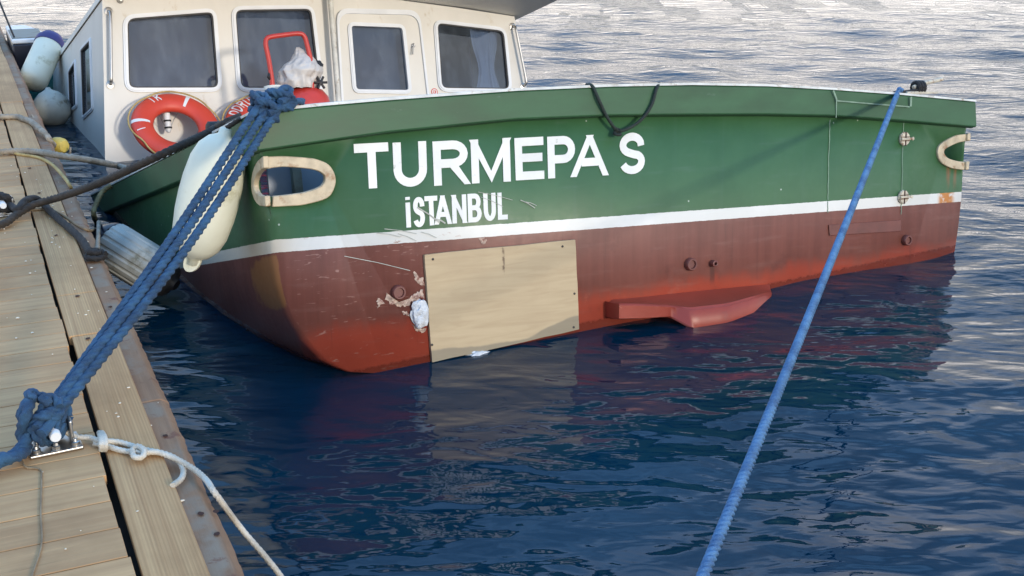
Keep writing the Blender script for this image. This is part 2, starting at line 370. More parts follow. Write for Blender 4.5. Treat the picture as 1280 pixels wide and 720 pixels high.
def water_mat():
    m = NT_('water'); m.n.remove(m.b)
    geo = m.new('ShaderNodeNewGeometry'); sp = m.new('ShaderNodeSeparateXYZ'); m.l(geo.outputs['Position'], sp.inputs[0])
    def co(sx, sy, rot=0.0):
        mp = m.new('ShaderNodeMapping'); mp.inputs['Scale'].default_value = (sx, sy, 1); mp.inputs['Rotation'].default_value = (0, 0, rot); m.l(geo.outputs['Position'], mp.inputs['Vector']); return mp.outputs[0]
    dist = m.math('SQRT', m.math('ADD', m.math('POWER', sp.outputs[0], 2.0), m.math('POWER', sp.outputs[1], 2.0)))
    # open water has wind ripple; the lee of hull and quay lies calmer
    open_ = m.step(m.math('ADD', dist, m.math('MULTIPLY', sp.outputs[0], 1.1)), 7.5, 13.0)
    a = m.noise(co(.9, 1.7, .25), 2.2, 2, .5, .3); b = m.noise(co(1.0, 2.2, -.2), 5.0, 2, .5, .4); c = m.noise(co(1, 1.8, .1), 13.0, 3, .55)
    h = m.math('ADD', m.math('MULTIPLY', a, m.math('SUBTRACT', .038, m.math('MULTIPLY', open_, .012))), m.math('MULTIPLY', b, m.math('ADD', .0060, m.math('MULTIPLY', open_, .0050))))
    h = m.math('ADD', h, m.math('MULTIPLY', c, m.math('ADD', .0004, m.math('MULTIPLY', open_, .0034))))
    bp = m.n.new('ShaderNodeBump'); bp.inputs['Strength'].default_value = 1.0; bp.inputs['Distance'].default_value = 1.0; m.l(h, bp.inputs['Height'])
    fr = m.new('ShaderNodeFresnel'); fr.inputs['IOR'].default_value = 1.333; m.l(bp.outputs[0], fr.inputs['Normal'])
    gl = m.new('ShaderNodeBsdfGlossy'); gl.inputs['Roughness'].default_value = .008; gl.inputs['Color'].default_value = (1, 1, 1, 1); m.l(bp.outputs[0], gl.inputs['Normal'])
    df = m.new('ShaderNodeBsdfDiffuse'); tr = m.new('ShaderNodeBsdfTransparent'); tr.inputs['Color'].default_value = (.55, .66, .70, 1)
    n = m.noise(co(1, 1), .7, 3)
    df_c = m.mix(m.step(n, .35, .7), (.0003, .023, .052), (.0005, .034, .072)); m.l(df_c, df.inputs['Color'])
    m1 = m.new('ShaderNodeMixShader'); m1.inputs[0].default_value = .32; m.l(df.outputs[0], m1.inputs[1]); m.l(tr.outputs[0], m1.inputs[2])
    m2 = m.new('ShaderNodeMixShader'); m.l(fr.outputs[0], m2.inputs[0]); m.l(m1.outputs[0], m2.inputs[1]); m.l(gl.outputs[0], m2.inputs[2])
    m.l(m2.outputs[0], m.out.inputs[0]); return m.m
def glass_mat():
    m = NT_('window_glass'); m.n.remove(m.b)
    fr = m.new('ShaderNodeFresnel'); fr.inputs['IOR'].default_value = 1.6
    gl = m.new('ShaderNodeBsdfGlossy'); gl.inputs['Roughness'].default_value = .03
    tr = m.new('ShaderNodeBsdfTransparent'); tr.inputs['Color'].default_value = (.36, .44, .56, 1)
    nb = m.noise(m.coords((1, 1, 1)), 2.0, 2); bp = m.bump(nb, .05, .02); m.l(bp, gl.inputs['Normal'])
    dust = m.new('ShaderNodeBsdfDiffuse'); dust.inputs['Color'].default_value = (.24, .30, .38, 1)
    m0 = m.new('ShaderNodeMixShader'); m.l(m.math('ADD', .05, m.math('MULTIPLY', m.step(m.noise(m.coords((1.5, 1.5, .6)), 3.5, 6, .65), .38, .75), .20)), m0.inputs[0]); m.l(tr.outputs[0], m0.inputs[1]); m.l(dust.outputs[0], m0.inputs[2])
    m2 = m.new('ShaderNodeMixShader'); m.l(fr.outputs[0], m2.inputs[0]); m.l(m0.outputs[0], m2.inputs[1]); m.l(gl.outputs[0], m2.inputs[2])
    m.l(m2.outputs[0], m.out.inputs[0]); return m.m

DROT = math.atan2(DM.y, DM.x)
M = dict(
    hull=hull_paint(), water=water_mat(), glass=glass_mat(),
    green=pm('green_paint', (.034, .100, .046), .50, spec=.35, var=.25, scale=3, bump=.06, dirt=(.10, .17, .12), dirt_amt=.12, dirt_scale=5, stretch=(1, 1, 3)),
    rimwhite=pm('rim_white', (.62, .62, .57), .5, var=.25, scale=9, dirt=(.30, .22, .13), dirt_amt=.35, dirt_scale=14),
    bronze=pm('fairlead_cream', (.50, .42, .29), .42, var=.30, scale=16, bump=.15, dirt=(.24, .12, .05), dirt_amt=.42, dirt_scale=13),
    latch=pm('latch_pale_metal', (.50, .46, .37), .45, var=.3, scale=30, bump=.15, dirt=(.22, .09, .04), dirt_amt=.4, dirt_scale=40),
    scratch=pm('scratched_filler', (.40, .42, .38), .7, var=.3, scale=30),
    letter=pm('letter_white', (.70, .73, .73), .45, var=.10, scale=7, dirt=(.24, .30, .26), dirt_amt=.18, dirt_scale=22),
    seam=pm('seam_filler', (.19, .29, .215), .6, var=.3, scale=20),
    antifoul=pm('antifouling_red', (.26, .040, .024), .40, var=.15, scale=5, bump=.06, dirt=(.20, .045, .034), dirt_amt=.3),
    maroon=pm('maroon_metal', (.135, .043, .035), .5, var=.2, scale=12, bump=.15),
    ply=None, foam=pm('white_foam', (.62, .66, .70), .7, var=.25, scale=30, bump=.6, bscale=60, dist=.01),
    splinter=pm('torn_laminate', (.50, .38, .31), .8, var=.5, scale=55, dirt=(.17, .05, .04), dirt_amt=.5, dirt_scale=38, bump=.6, bscale=90, dist=.01),
    cabin=pm('cabin_paint', (.64, .625, .575), .45, var=.09, scale=2.5, bump=.05, bscale=12, dirt=(.46, .39, .28), dirt_amt=.16, dirt_scale=7, stretch=(1, 1, .4)),
    roof=pm('roof_underside', (.76, .74, .68), .55, var=.08, scale=3),
    alu=pm('window_frame_white', (.68, .71, .74), .35, var=.08, scale=5, bump=.04),
    steel=pm('stainless_steel', (.46, .45, .43), .38, 1.0, var=.15, scale=10, bump=.03),
    dark=pm('painted_room_dimness', (.022, .026, .034), .8), deck=pm('deck_paint', (.16, .19, .18), .5, dirt=(.10, .09, .07)),
    curtain=pm('curtain_cloth', (.19, .225, .28), .9, var=.12, scale=4), curtain2=pm('lace_curtain', (.52, .55, .60), .9, var=.1, scale=8),
    orange=pm('lifebuoy_orange', (.62, .060, .032), .48, var=.10, scale=5, bump=.05, dirt=(.42, .10, .06), dirt_amt=.15),
    white=pm('white_print', (.74, .75, .74), .55, var=.1), red=pm('red_paint', (.50, .038, .026), .38, var=.12, scale=8, bump=.05),
    bag=pm('plastic_bag', (.54, .50, .46), .45, var=.12, scale=7, bump=.3, bscale=16, dist=.02), black=pm('black_rubber', (.018, .018, .019), .55, var=.3, scale=12, bump=.2),
    fender=pm('fender_vinyl', (.72, .73, .60), .42, var=.12, scale=3, bump=.06, dirt=(.46, .45, .30), dirt_amt=.42, dirt_scale=6),
    fendergrey=pm('ribbed_fender_grey', (.40, .42, .40), .5, var=.28, scale=5, bump=.1, dirt=(.14, .13, .08), dirt_amt=.40, dirt_scale=4, stretch=(1, 1, 1)),
    navy=pm('navy_paint', (.012, .014, .026), .3), teal=pm('teal_paint', (.02, .20, .20), .45, var=.2), purple=pm('purple_cap', (.045, .035, .16), .5),
    ballgrey=pm('ball_fender_grey', (.46, .48, .43), .5, var=.2, dirt=(.2, .18, .12), dirt_amt=.3), yellow=pm('yellow_float', (.58, .44, .09), .5, var=.2, dirt=(.3, .22, .07), dirt_amt=.3),
    blue=ropemat('blue_rope', (.021, .082, .172), (.008, .034, .080)), blue2=ropemat('light_blue_rope', (.080, .20, .38), (.036, .10, .22)),
    brown=ropemat('dark_brown_rope', (.046, .034, .024), (.016, .013, .011)), blackrope=ropemat('black_rope', (.011, .011, .013), (.005, .005, .006)),
    greyrope=ropemat('grey_rope', (.34, .30, .24), (.20, .17, .13)), yelrope=ropemat('yellow_rope', (.52, .38, .15), (.36, .25, .09)), whiterope=ropemat('white_rope', (.62, .58, .50), (.44, .40, .33)),
    olive=ropemat('olive_rope', (.32, .27, .13), (.18, .15, .07)), greenrope=ropemat('dark_green_cord', (.012, .026, .020), (.008, .014, .011)), tan=ropemat('tan_string', (.30, .22, .13), (.2, .14, .08)),
    board=woodmat('deck_board_wood', (.32, .215, .115), (.50, .36, .215), DROT, along=.0, across=1, grain=.25),
    plank=woodmat('edge_plank_wood', (.42, .23, .098), (.65, .405, .19), -DROT, along=.45, across=60, grain=.6, isl=.35, stripes=True),
    rub=woodmat('rubbing_timber', (.22, .115, .060), (.36, .215, .120), -DROT, along=.7, across=22, grain=.6, worn=(.25, .19, .135), isl=.2),
    pontoon=pm('pontoon_concrete', (.06, .055, .05), .9, var=.3), hole=pm('rusty_hole', (.05, .018, .012), .9),
    crumb=pm('crumb_white', (.72, .66, .54), .8, var=.2, scale=40), seabed=pm('seabed_sand', (.008, .030, .040), .9, var=.4, scale=1),
    hill=pm('hillside_scrub', (.30, .24, .17), .95, var=.35, scale=.02, dirt=(.10, .11, .06), dirt_amt=.6, dirt_scale=.05, bump=0),
)
# boards run along DM, so their grain does too
M['board'] = woodmat('deck_board_wood', (.42, .235, .105), (.62, .385, .185), -DROT + math.pi / 2, along=.75, across=22, grain=.28, isl=.30)
def ply_mat():
    m = NT_('plywood'); uv = m.new('ShaderNodeUVMap', uv_map='hull'); sp = m.new('ShaderNodeSeparateXYZ'); m.l(uv.outputs[0], sp.inputs[0])
    mp = m.new('ShaderNodeMapping'); mp.inputs['Scale'].default_value = (1.3, 13, 1); m.l(uv.outputs[0], mp.inputs['Vector'])
    n1 = m.noise(mp.outputs[0], 2.0, 5, .6, 1.2); n2 = m.noise(uv.outputs[0], 3.5, 4); n3 = m.noise(mp.outputs[0], 9, 4)
    c = m.ramp(n1, [(.3, (.41, .315, .195)), (.55, (.46, .365, .23)), (.75, (.49, .39, .25))])
    c = m.mix(m.math('MULTIPLY', m.step(n2, .45, .75), .3), c, (.36, .27, .17))
    # dark split running down from the top edge
    x, h = sp.outputs[0], sp.outputs[1]
    dx = m.math('ABSOLUTE', m.math('SUBTRACT', x, m.math('ADD', .775, m.math('MULTIPLY', n3, .012))))
    sp_ = m.math('MULTIPLY', m.step(dx, .010, .002), m.math('MULTIPLY', m.step(h, .31, .40), m.step(m.noise(uv.outputs[0], 16, 2), .40, .55)))
    c = m.mix(m.math('MULTIPLY', sp_, .85), c, (.10, .065, .04))
    # soaked lower right corner and edge
    wet = m.step(m.math('ADD', m.math('SUBTRACT', m.math('ADD', .055, m.math('MULTIPLY', m.step(x, .85, 1.2), .085)), h), m.math('MULTIPLY', m.math('SUBTRACT', n2, .5), .05)), -.004, .008)
    c = m.mix(m.math('MULTIPLY', wet, .75), c, (.17, .155, .115))
    m.set(Base_Color=c, Roughness=m.math('SUBTRACT', .7, m.math('MULTIPLY', wet, .4)), Normal=m.bump(n1, .12, .004)); return m.m
M['ply'] = ply_mat()

# ================================================================== SETTING
# water: one sheet, fine near the camera, out to the horizon
def axis_pts(lo, hi, step, far, neg_far):
    a = list(np.arange(lo, hi + 1e-6, step)); g = step
    x = hi
    while x < far: g *= 1.25; x += g; a.append(x)
    g = step; x = lo; pre = []
    while x > neg_far: g *= 1.25; x -= g; pre.append(x)
    return np.array(pre[::-1] + a)
xs = axis_pts(-8, 9, .06, 2500, -2500); ys = axis_pts(1.2, 19, .06, 3000, -2500)
X, Y = np.meshgrid(xs, ys)
Z = np.zeros_like(X)
edge = np.clip(np.minimum(np.minimum(X + 12, 13 - X), np.minimum(Y + 2, 26 - Y)) / 4, 0, 1)
openw = 1 / (1 + np.exp(-((np.hypot(X, Y) + 1.1 * X) - 9.5) / 1.6))
for i in range(34):
    wl = math.exp(rng.uniform(math.log(.35), math.log(2.4))); th = rng.normal(1.25, .75); k = 2 * math.pi / wl
    amp = .0105 * wl ** 1.0 / math.sqrt(34) * (1.5 if wl > .9 else 1.0)
    kx, ky = k * math.cos(th), k * math.sin(th)
    ph = rng.uniform(0, 6.28)
    Z += amp * np.sin(kx * X + ky * Y + ph + .7 * np.sin(.6 * X + i) + .6 * np.sin(.5 * Y + 2 * i)) * (.45 + .65 * openw)
Z = Z * edge - .038
nx, ny = len(xs), len(ys)
me = bpy.data.meshes.new('water')
verts = np.stack([X, Y, Z], -1).reshape(-1, 3)
idx = np.arange(nx * ny).reshape(ny, nx)
faces = np.stack([idx[:-1, :-1], idx[:-1, 1:], idx[1:, 1:], idx[1:, :-1]], -1).reshape(-1, 4)
me.vertices.add(len(verts)); me.vertices.foreach_set('co', verts.ravel())
me.loops.add(faces.size); me.loops.foreach_set('vertex_index', faces.ravel())
me.polygons.add(len(faces)); me.polygons.foreach_set('loop_start', np.arange(0, faces.size, 4)); me.polygons.foreach_set('loop_total', np.full(len(faces), 4))
me.polygons.foreach_set('use_smooth', np.ones(len(faces), bool)); me.update(calc_edges=True); me.validate()
me.materials.append(M['water'])
tag(link(bpy.data.objects.new('water', me)), 'dark blue harbour water rippled by wind', 'water', kind='structure')
mb = MB(); mb.add([(-3000, -3000, -9), (3000, -3000, -9), (3000, 3500, -9), (-3000, 3500, -9)], [(0, 1, 2, 3)])
tag(mb.build('seabed', M['seabed'], smooth=False), 'dark seabed under the harbour', 'seabed', kind='structure')
# hills out of view, added for the tone they mirror into the far water
mb = MB(); nh, nr = 90, 6; vs = []
for i in range(nh):
    a = R_(-75 + 150 * i / (nh - 1))
    for j in range(nr):
        r = 900 + j * 130; prof = math.sin(math.pi * min(1, j / (nr - 1) * .9 + .0)) if j else 0
        hh = (34 + 26 * mnoise.noise(V((a * 3, 1.7, 0))) + 12 * mnoise.noise(V((a * 11, j * .8, 3)))) * prof - (1 if j == 0 else 0)
        vs.append((r * math.sin(a), r * math.cos(a), hh))
mb.add(vs, [(i * nr + j, i * nr + j + 1, (i + 1) * nr + j + 1, (i + 1) * nr + j) for i in range(nh - 1) for j in range(nr - 1)])
tag(mb.build('hills', M['hill']), 'dry hills out of view, added to tone the far water', 'hills', kind='structure')

# ------------------------------------------------------------------ dock
dock = thing('wooden_dock', K(-.6, 4, 0), 'weathered timber dock running up the left side of the picture', 'dock')
mb = MB(); L0 = 3.049 - .155 * 40
l = -1.0; pitch = .1555; i = 0
l = 2.735 - pitch * 26
while l < 21:
    e = .207 + random.uniform(-.006, .004); dz = random.uniform(-.0004, .0004)
    wd = pitch - .0045
    add_box(mb, K, -1.9, e, l + .003, l + .003 + wd, ZD - .03 + dz, ZD + dz); l += pitch
mb.build('deck_boards', M['board'], dock, smooth=False, bevel=.0012, segs=1)
jl = [-1.5, .9, 4.38, 4.88, 7.4, 9.75, 12.4, 15.2, 18, 21]
for a, b in zip(jl[:-1], jl[1:]):
    mb = MB(); o = random.uniform(-.004, .004); o2 = .0 if b < 4.6 else -.012
    m0 = .226 + o * .3 if b < 4.6 else .216
    add_box(mb, K, m0, .373 + o, a + .003, b - .003, ZD - .034, ZD + .003 + random.uniform(-.001, .003))
    mb.build('edge_plank', M['plank'], dock, smooth=False, bevel=.004, segs=2)
jl = [-1.5, 1.2, 3.72, 5.6, 8.1, 11, 14.5, 18, 21]
for a, b in zip(jl[:-1], jl[1:]):
    mb = MB(); n = max(6, int((b - a) / .02)); vs = []
    for i in range(n + 1):
        l = a + .003 + (b - a - .006) * i / n
        j = .005 * mnoise.noise(V((l * 3.1, 0, 2))) + .005 * mnoise.noise(V((l * 13, 5, 2))) + .004 * mnoise.noise(V((l * 31, 5, 7)))
        zt = ZD - .022
        vs += [K(.376, l, zt), K(.44 + j * .6, l, zt + .001), K(.462 + j, l, zt - .016), K(.462 + j, l, zt - .10), K(.376, l, zt - .10)]
    fs = [(i * 5 + k, i * 5 + (k + 1) % 5, (i + 1) * 5 + (k + 1) % 5, (i + 1) * 5 + k) for i in range(n) for k in range(5)] + [(0, 1, 2, 3, 4), tuple(n * 5 + k for k in (4, 3, 2, 1, 0))]
    mb.add(vs, fs); mb.build('rubbing_timber', M['rub'], dock, smooth=False, bevel=.004, segs=1)
mb = MB(); add_box(mb, K, -1.88, .455, -1.5, 21, -.25, ZD - .135); mb.build('pontoon', M['pontoon'], dock, smooth=False)
for px, py in [(140, 208 + 0), ]: pass
def nail(m_, l_, z_, r=.007):
    mb = MB(); n = 12; c = K(m_, l_, z_)
    vs = [c + DM * (r * (1 + .5 * random.random()) * math.cos(a)) + DL * (r * (1.0 + 1.1 * random.random()) * math.sin(a)) for a in [2 * math.pi * k / n for k in range(n)]]
    mb.add(vs + [c - V((0, 0, .0))], [(k, (k + 1) % n, n) for k in range(n)]); return mb
for px, py in [(37, 210), (49, 241), (70, 294), (97, 370), (110, 423), (40, 208)][:5]:
    P = atz(px, py, ZD + .0068); nail(P.dot(DM), P.dot(DL), ZD + .0072, .0075).build('nail_hole', M['hole'], dock, smooth=False)
for px, py in [(207, 545), (251, 643), (271, 668), (270, 640), (138, 384), (245, 690)]:
    P = atz(px, py, ZD - .02); nail(P.dot(DM), P.dot(DL), ZD - .0175, .0065).build('nail_hole', M['hole'], dock, smooth=False)

# ================================================================== THE BOAT
boat = thing('work_boat', B(1.8, 2.0, .2), 'half sunken green and red steel work boat with boarded-up stern', 'boat')
# section round the hull: (s, h), port rim -> keel -> starboard rim
PORT = [(-.362, 1.16), (-.366, 1.00), (-.362, .955), (-.350, .80), (-.334, .70), (-.328, .61), (-.310, .44), (-.268, .30), (-.20, .17), (-.112, .069), (0, 0), (.16, -.028), (.42, -.075), (.95, -.20)]
STBD = [(2.9, -.22), (3.45, -.12), (3.74, .0), (3.87, .10), (3.94, .25), (3.962, .40), (3.975, .55), (3.978, .66), (3.98, .78), (3.985, .91), (3.99, 1.00), (3.99, 1.13)]
SEC = PORT + [(1.82, -.32)] + STBD
NP = len(PORT); NSEC = len(SEC)
stn = ['t', .02, .16, .6, 1.4, 2.4, 3.4, 4.6, 6.0, 7.6, 9.0, 10.2]
def hullpt(j, k):
    s, h = SEC[k]; f = stn[j]
    if f == 't': return B(s, RAKE * h, h)
    if j == 1: f = RAKE * h + .15
    if j == 2: f = max(f, RAKE * h + .3)
    c = 1.82; ff = f
    if k in (0, NSEC - 1): h = h + .012 * max(0, ff)
    tap = 1 if ff < 6 else max(.03, 1 - ((ff - 6) / 4.3) ** 1.8)
    return B(c + (s - c) * tap, ff, h)
mb = MB(); vs = [hullpt(j, k) for j in range(len(stn)) for k in range(NSEC)]
fs = []
KP = (2, 3); KS = (NSEC - 5, NSEC - 4)
for j in range(len(stn) - 1):
    for k in range(NSEC - 1):
        if j == 0 and (k == 2 or k == NSEC - 5): continue          # fairlead openings through the quarters
        fs.append((j * NSEC + k, (j + 1) * NSEC + k, (j + 1) * NSEC + k + 1, j * NSEC + k + 1))
nside = len(fs)
mb.add(vs, fs)
# transom panel with the two openings notched into its edges
toph = [(-.362, 1.172), (.2, 1.212), (.853, 1.247), (1.4, 1.262), (1.89, 1.266), (2.4, 1.255), (2.86, 1.232), (3.4, 1.198), (3.99, 1.150)]
fl_in = [(332, 211), (350, 208.5), (365, 209), (382, 210.5), (395, 213), (402, 217), (405, 221), (404, 228), (397.5, 234), (380, 240), (360, 243), (340, 245)]
fl_out = [(330, 196), (350, 195), (365, 195.6), (382, 197), (395, 199), (410, 206), (418, 220), (417, 234), (407.5, 247.5), (380, 255.6), (360, 257.5), (339, 258.5)]
fr_in = [(1211, 176), (1202, 177), (1194, 179), (1181.5, 185), (1178, 190.5), (1183, 197.5), (1194, 201), (1202, 202), (1210, 202)]
fr_out = [(1211, 167), (1201, 168), (1191, 170), (1174.5, 179.5), (1170, 190.5), (1174.5, 203), (1187, 210), (1200, 212), (1208, 212.5)]
def dense2(L, n=4):
    Q = [V((*p, 0)) for p in L]; Q = [Q[0] * 2 - Q[1]] + Q + [Q[-1] * 2 - Q[-2]]; o = []
    for i in range(1, len(Q) - 2):
        a, b, c, d = Q[i - 1:i + 3]
        for k in range(n):
            t = k / n; p = .5 * ((2 * b) + (c - a) * t + (2 * a - 5 * b + 4 * c - d) * t * t + (3 * b - a - 3 * c + d) * t ** 3); o.append((p.x, p.y))
    return o + [L[-1]]
fl_in, fl_out, fr_in, fr_out = map(dense2, (fl_in, fl_out, fr_in, fr_out))
stl = lambda L: [st(*q) for q in L]
mid = lambda a, b, t=.35: [(p[0] * (1 - t) + q[0] * t, p[1] * (1 - t) + q[1] * t) for p, q in zip(a, b)]
UT_H = UT.dot(UB)
pe = [(s, h / UT_H) for s, h in SEC]
nl = mid(stl(fl_in), stl(fl_out)); nrr = mid(stl(fr_in), stl(fr_out))
outl = [pe[0], pe[1], (pe[2][0], nl[0][1])] + nl[1:-1] + [(pe[3][0], nl[-1][1])] + pe[4:NSEC - 5]
outl += [(pe[NSEC - 5][0], nrr[-1][1])] + nrr[-2:0:-1] + [(pe[NSEC - 4][0], nrr[0][1])] + pe[NSEC - 3:NSEC - 1] + toph[::-1][0:-1]
tv, tf, tp2 = fill2d(outl, [], lambda s, t: TS(s, t))
nv0 = len(mb.v); mb.add(tv, tf)
me_uv = []
for j in range(len(stn)):
    for k in range(NSEC):
        s, f, h = sfh(vs[j * NSEC + k]); s0 = SEC[k][0]
        me_uv.append((s0 - max(0, f - RAKE * h) if k <= NP else s0 + max(0, f - RAKE * h), h))
me_uv += [(x, y * UT_H) for x, y in tp2]
def set_uv(o, uvs):
    l = o.data.uv_layers.new(name='hull')
    for lp in o.data.loops: l.data[lp.index].uv = uvs[lp.vertex_index]
hull = mb.build('hull', M['hull'], boat, smooth=True, autos=28, recalc=True, solid=.02)
set_uv(hull, me_uv)

# rubbing band along the transom top and round the quarters
bandb = [(-.40, 1.000), (-.1, 1.032), (.19, 1.062), (.853, 1.105), (1.4, 1.112), (1.89, 1.106), (2.4, 1.097), (2.87, 1.080), (3.4, 1.042), (4.03, .990)]
bandt = [(-.40, 1.168), (-.1, 1.192), (.19, 1.211), (.853, 1.246), (1.4, 1.261), (1.89, 1.265), (2.4, 1.254), (2.87, 1.231), (3.4, 1.197), (4.03, 1.149)]
mb = MB(); vs = []
for (s, t0), (_, t1) in zip(bandb, bandt):
    vs += [TS(s, t0, .003), TS(s, t0 + .012, .045), TS(s, t1, .030), TS(s, t1, .003)]
n = len(bandb)
mb.add(vs, [(i * 4 + k, i * 4 + (k + 1) % 4, (i + 1) * 4 + (k + 1) % 4, (i + 1) * 4 + k) for i in range(n - 1) for k in range(4)] + [(0, 1, 2, 3), tuple((n - 1) * 4 + k for k in (3, 2, 1, 0))])
vs = []; fl = [-.165, .3, 1, 2, 3, 4, 5, 6]
for sgn in (-1, 1):
    vs = []
    for f in fl:
        s0 = -.366 if sgn < 0 else 3.992; ht = (1.155 if sgn < 0 else 1.125) + .012 * max(0, f); hb = (.99 if sgn < 0 else .98) + .012 * max(0, f)
        fx = f if f > 0 else RAKE * 1.08
        vs += [B(s0 - .002 * -sgn * -1, fx, hb), B(s0 + sgn * .036, fx, hb + .012), B(s0 + sgn * .026, fx, ht), B(s0, fx, ht)]
    mb.add(vs, [(i * 4 + k, i * 4 + (k + 1) % 4, (i + 1) * 4 + (k + 1) % 4, (i + 1) * 4 + k) for i in range(len(fl) - 1) for k in range(4)])
mb.build('rubbing_band', M['green'], boat, smooth=True, autos=30, bevel=.006)
# white rim
mb = MB(); vs = []
for (s, t1) in bandt: vs += [TS(s, t1 + .0015, .034), TS(s, t1 + .013, .030), TS(s, t1 + .013, -.045), TS(s, t1 + .0015, -.045)]
mb.add(vs, [(i * 4 + k, i * 4 + (k + 1) % 4, (i + 1) * 4 + (k + 1) % 4, (i + 1) * 4 + k) for i in range(n - 1) for k in range(4)] + [(0, 1, 2, 3), tuple((n - 1) * 4 + k for k in (3, 2, 1, 0))])
for sgn in (-1, 1):
    vs = []
    for f in fl:
        s0 = -.366 if sgn < 0 else 3.992; ht = (1.157 if sgn < 0 else 1.127) + .012 * max(0, f); fx = f if f > 0 else RAKE * 1.1 + .05
        vs += [B(s0 + sgn * .03, fx, ht), B(s0 + sgn * .028, fx, ht + .012), B(s0 - sgn * .05, fx, ht + .012), B(s0 - sgn * .05, fx, ht)]
    mb.add(vs, [(i * 4 + k, i * 4 + (k + 1) % 4, (i + 1) * 4 + (k + 1) % 4, (i + 1) * 4 + k) for i in range(len(fl) - 1) for k in range(4)])
mb.build('rim_cap', M['rimwhite'], boat, autos=30)
# deck
mb = MB(); mb.add([B(-.33, -.10, .72), B(3.96, -.10, .72), B(3.96, 6.5, .72), B(-.33, 6.5, .72)], [(0, 1, 2, 3)]); mb.build('deck', M['deck'], boat, smooth=False)
mb = MB(); add_box(mb, B, -.20, .75, .32, .335, .722, 1.06); lk_ = mb.build('inner_panel', pm('panel_bluegrey', (.20, .25, .33), .35, var=.25, scale=2, bump=.03), boat, smooth=False)  # plain blue-grey panel put in for the tone seen through the port fairlead
mb = MB(); sp0 = sfh(PF(371, 228, .26))[0]; add_box(mb, B, sp0 - .022, sp0 + .022, .24, .28, .722, 1.08); mb.build('bulwark_stay', M['deck'], boat, smooth=False, bevel=.004)
# fairleads: flat rings on the transom wrapped round the corner
def fairlead(o, i, side):
    mb = MB(); so_, si_ = stl(o), stl(i)
    ring_band(mb, so_, si_, lambda s, t, q: TS(s, t, q), -.012, .015, closed=False)
    # return round the quarter
    sg = -1 if side < 0 else 1; s0 = -.362 if side < 0 else 3.985
    def Q(f, h, q): return B(s0 + sg * q, f, h)
    ot, ob = so_[0][1] * UT_H, so_[-1][1] * UT_H; it, ib = si_[0][1] * UT_H, si_[-1][1] * UT_H
    fo, fi = .165, .125
    def arc(top, bot, dep):
        c = (top + bot) / 2; r = (top - bot) / 2
        return [(RAKE * h_ + dep * x - .03 * (1 - x), h_) for x, h_ in [(0, top)] + [(math.sin(a) if True else 0, c + r * math.cos(a)) for a in [R_(25 + 130 * k / 8) for k in range(9)]] + [(0, bot)]]
    ring_band(mb, arc(ot, ob, fo), arc(it, ib, fi), Q, -.012, .013, closed=False)
    return mb.build('fairlead', M['bronze'], boat, autos=35, bevel=.004)
fairlead(fl_out, fl_in, -1); fairlead(fr_out, fr_in, 1)

# lettering: stroke glyphs laid on the transom
def arc(cx, cy, rx, ry, a0, a1, n=14): return [(cx + rx * math.cos(R_(a0 + (a1 - a0) * k / n)), cy + ry * math.sin(R_(a0 + (a1 - a0) * k / n))) for k in range(n + 1)]
SC = [(.93, .72)] + arc(.5, .745, .43, .255, 20, 180, 10) + arc(.5, .745, .43, .235, 180, 250, 4) + [(.62, .465)] + arc(.5, .265, .45, .225, 68, 0, 5)[1:] + arc(.5, .265, .45, .265, 0, -160, 10)
GLY = {
    'T': [[(0, 1), (1, 1)], [(.5, 1), (.5, 0)]], 'U': [[(0, 1), (0, .36)] + arc(.5, .36, .5, .36, 180, 360) + [(1, .36), (1, 1)]],
    'R': [[(0, 0), (0, 1)], [(0.02, 1), (.55, 1)] + arc(.55, .745, .38, .255, 90, -90, 10) + [(0.02, .49)], [(.50, .49), (1.03, -.25)]],
    'M': [[(0, 0), (0, 1)], [(-.06, 1.22), (.5, -.10), (1.06, 1.22)], [(1, 1), (1, 0)]],
    'E': [[(1, 1), (0, 1), (0, 0), (1, 0)], [(0, .53), (.92, .53)]], 'P': [[(0, 0), (0, 1)], [(0.02, 1), (.6, 1)] + arc(.6, .72, .40, .28, 90, -90, 10) + [(0.02, .44)]],
    'A': [[(-.09, -.25), (.53, 1.22)], [(.47, 1.22), (1.09, -.25)], [(.2, .31), (.8, .31)]], 'S': [SC], 'I': [[(.5, 0), (.5, 1)]], 'i': [[(.5, 0), (.5, .88)], [(.5, .985), (.5, 1.10)]],
    'N': [[(0, 0), (0, 1)], [(-.1, 1.2), (1.1, -.2)], [(1, 0), (1, 1)]], 'L': [[(0, 1), (0, 0), (1, 0)]],
    'B': [[(0, 0), (0, 1)], [(.02, 1), (.55, 1)] + arc(.55, .755, .38, .245, 90, -90, 8) + [(.02, .51)], [(.3, .51), (.5, .51)] + arc(.55, .255, .45, .255, 90, -90, 8) + [(.02, 0)]],
    'O': [arc(.5, .5, .5, .5, 90, 450, 24)], 'D': [[(0, 0), (0, 1)], [(.02, 1), (.45, 1)] + arc(.45, .5, .55, .5, 90, -90, 12) + [(.02, 0)]], 'K': [[(0, 0), (0, 1)], [(.95, 1), (.05, .42)], [(.35, .62), (1, 0)]], '1': [[(.5, 0), (.5, 1), (.2, .8)]],
}
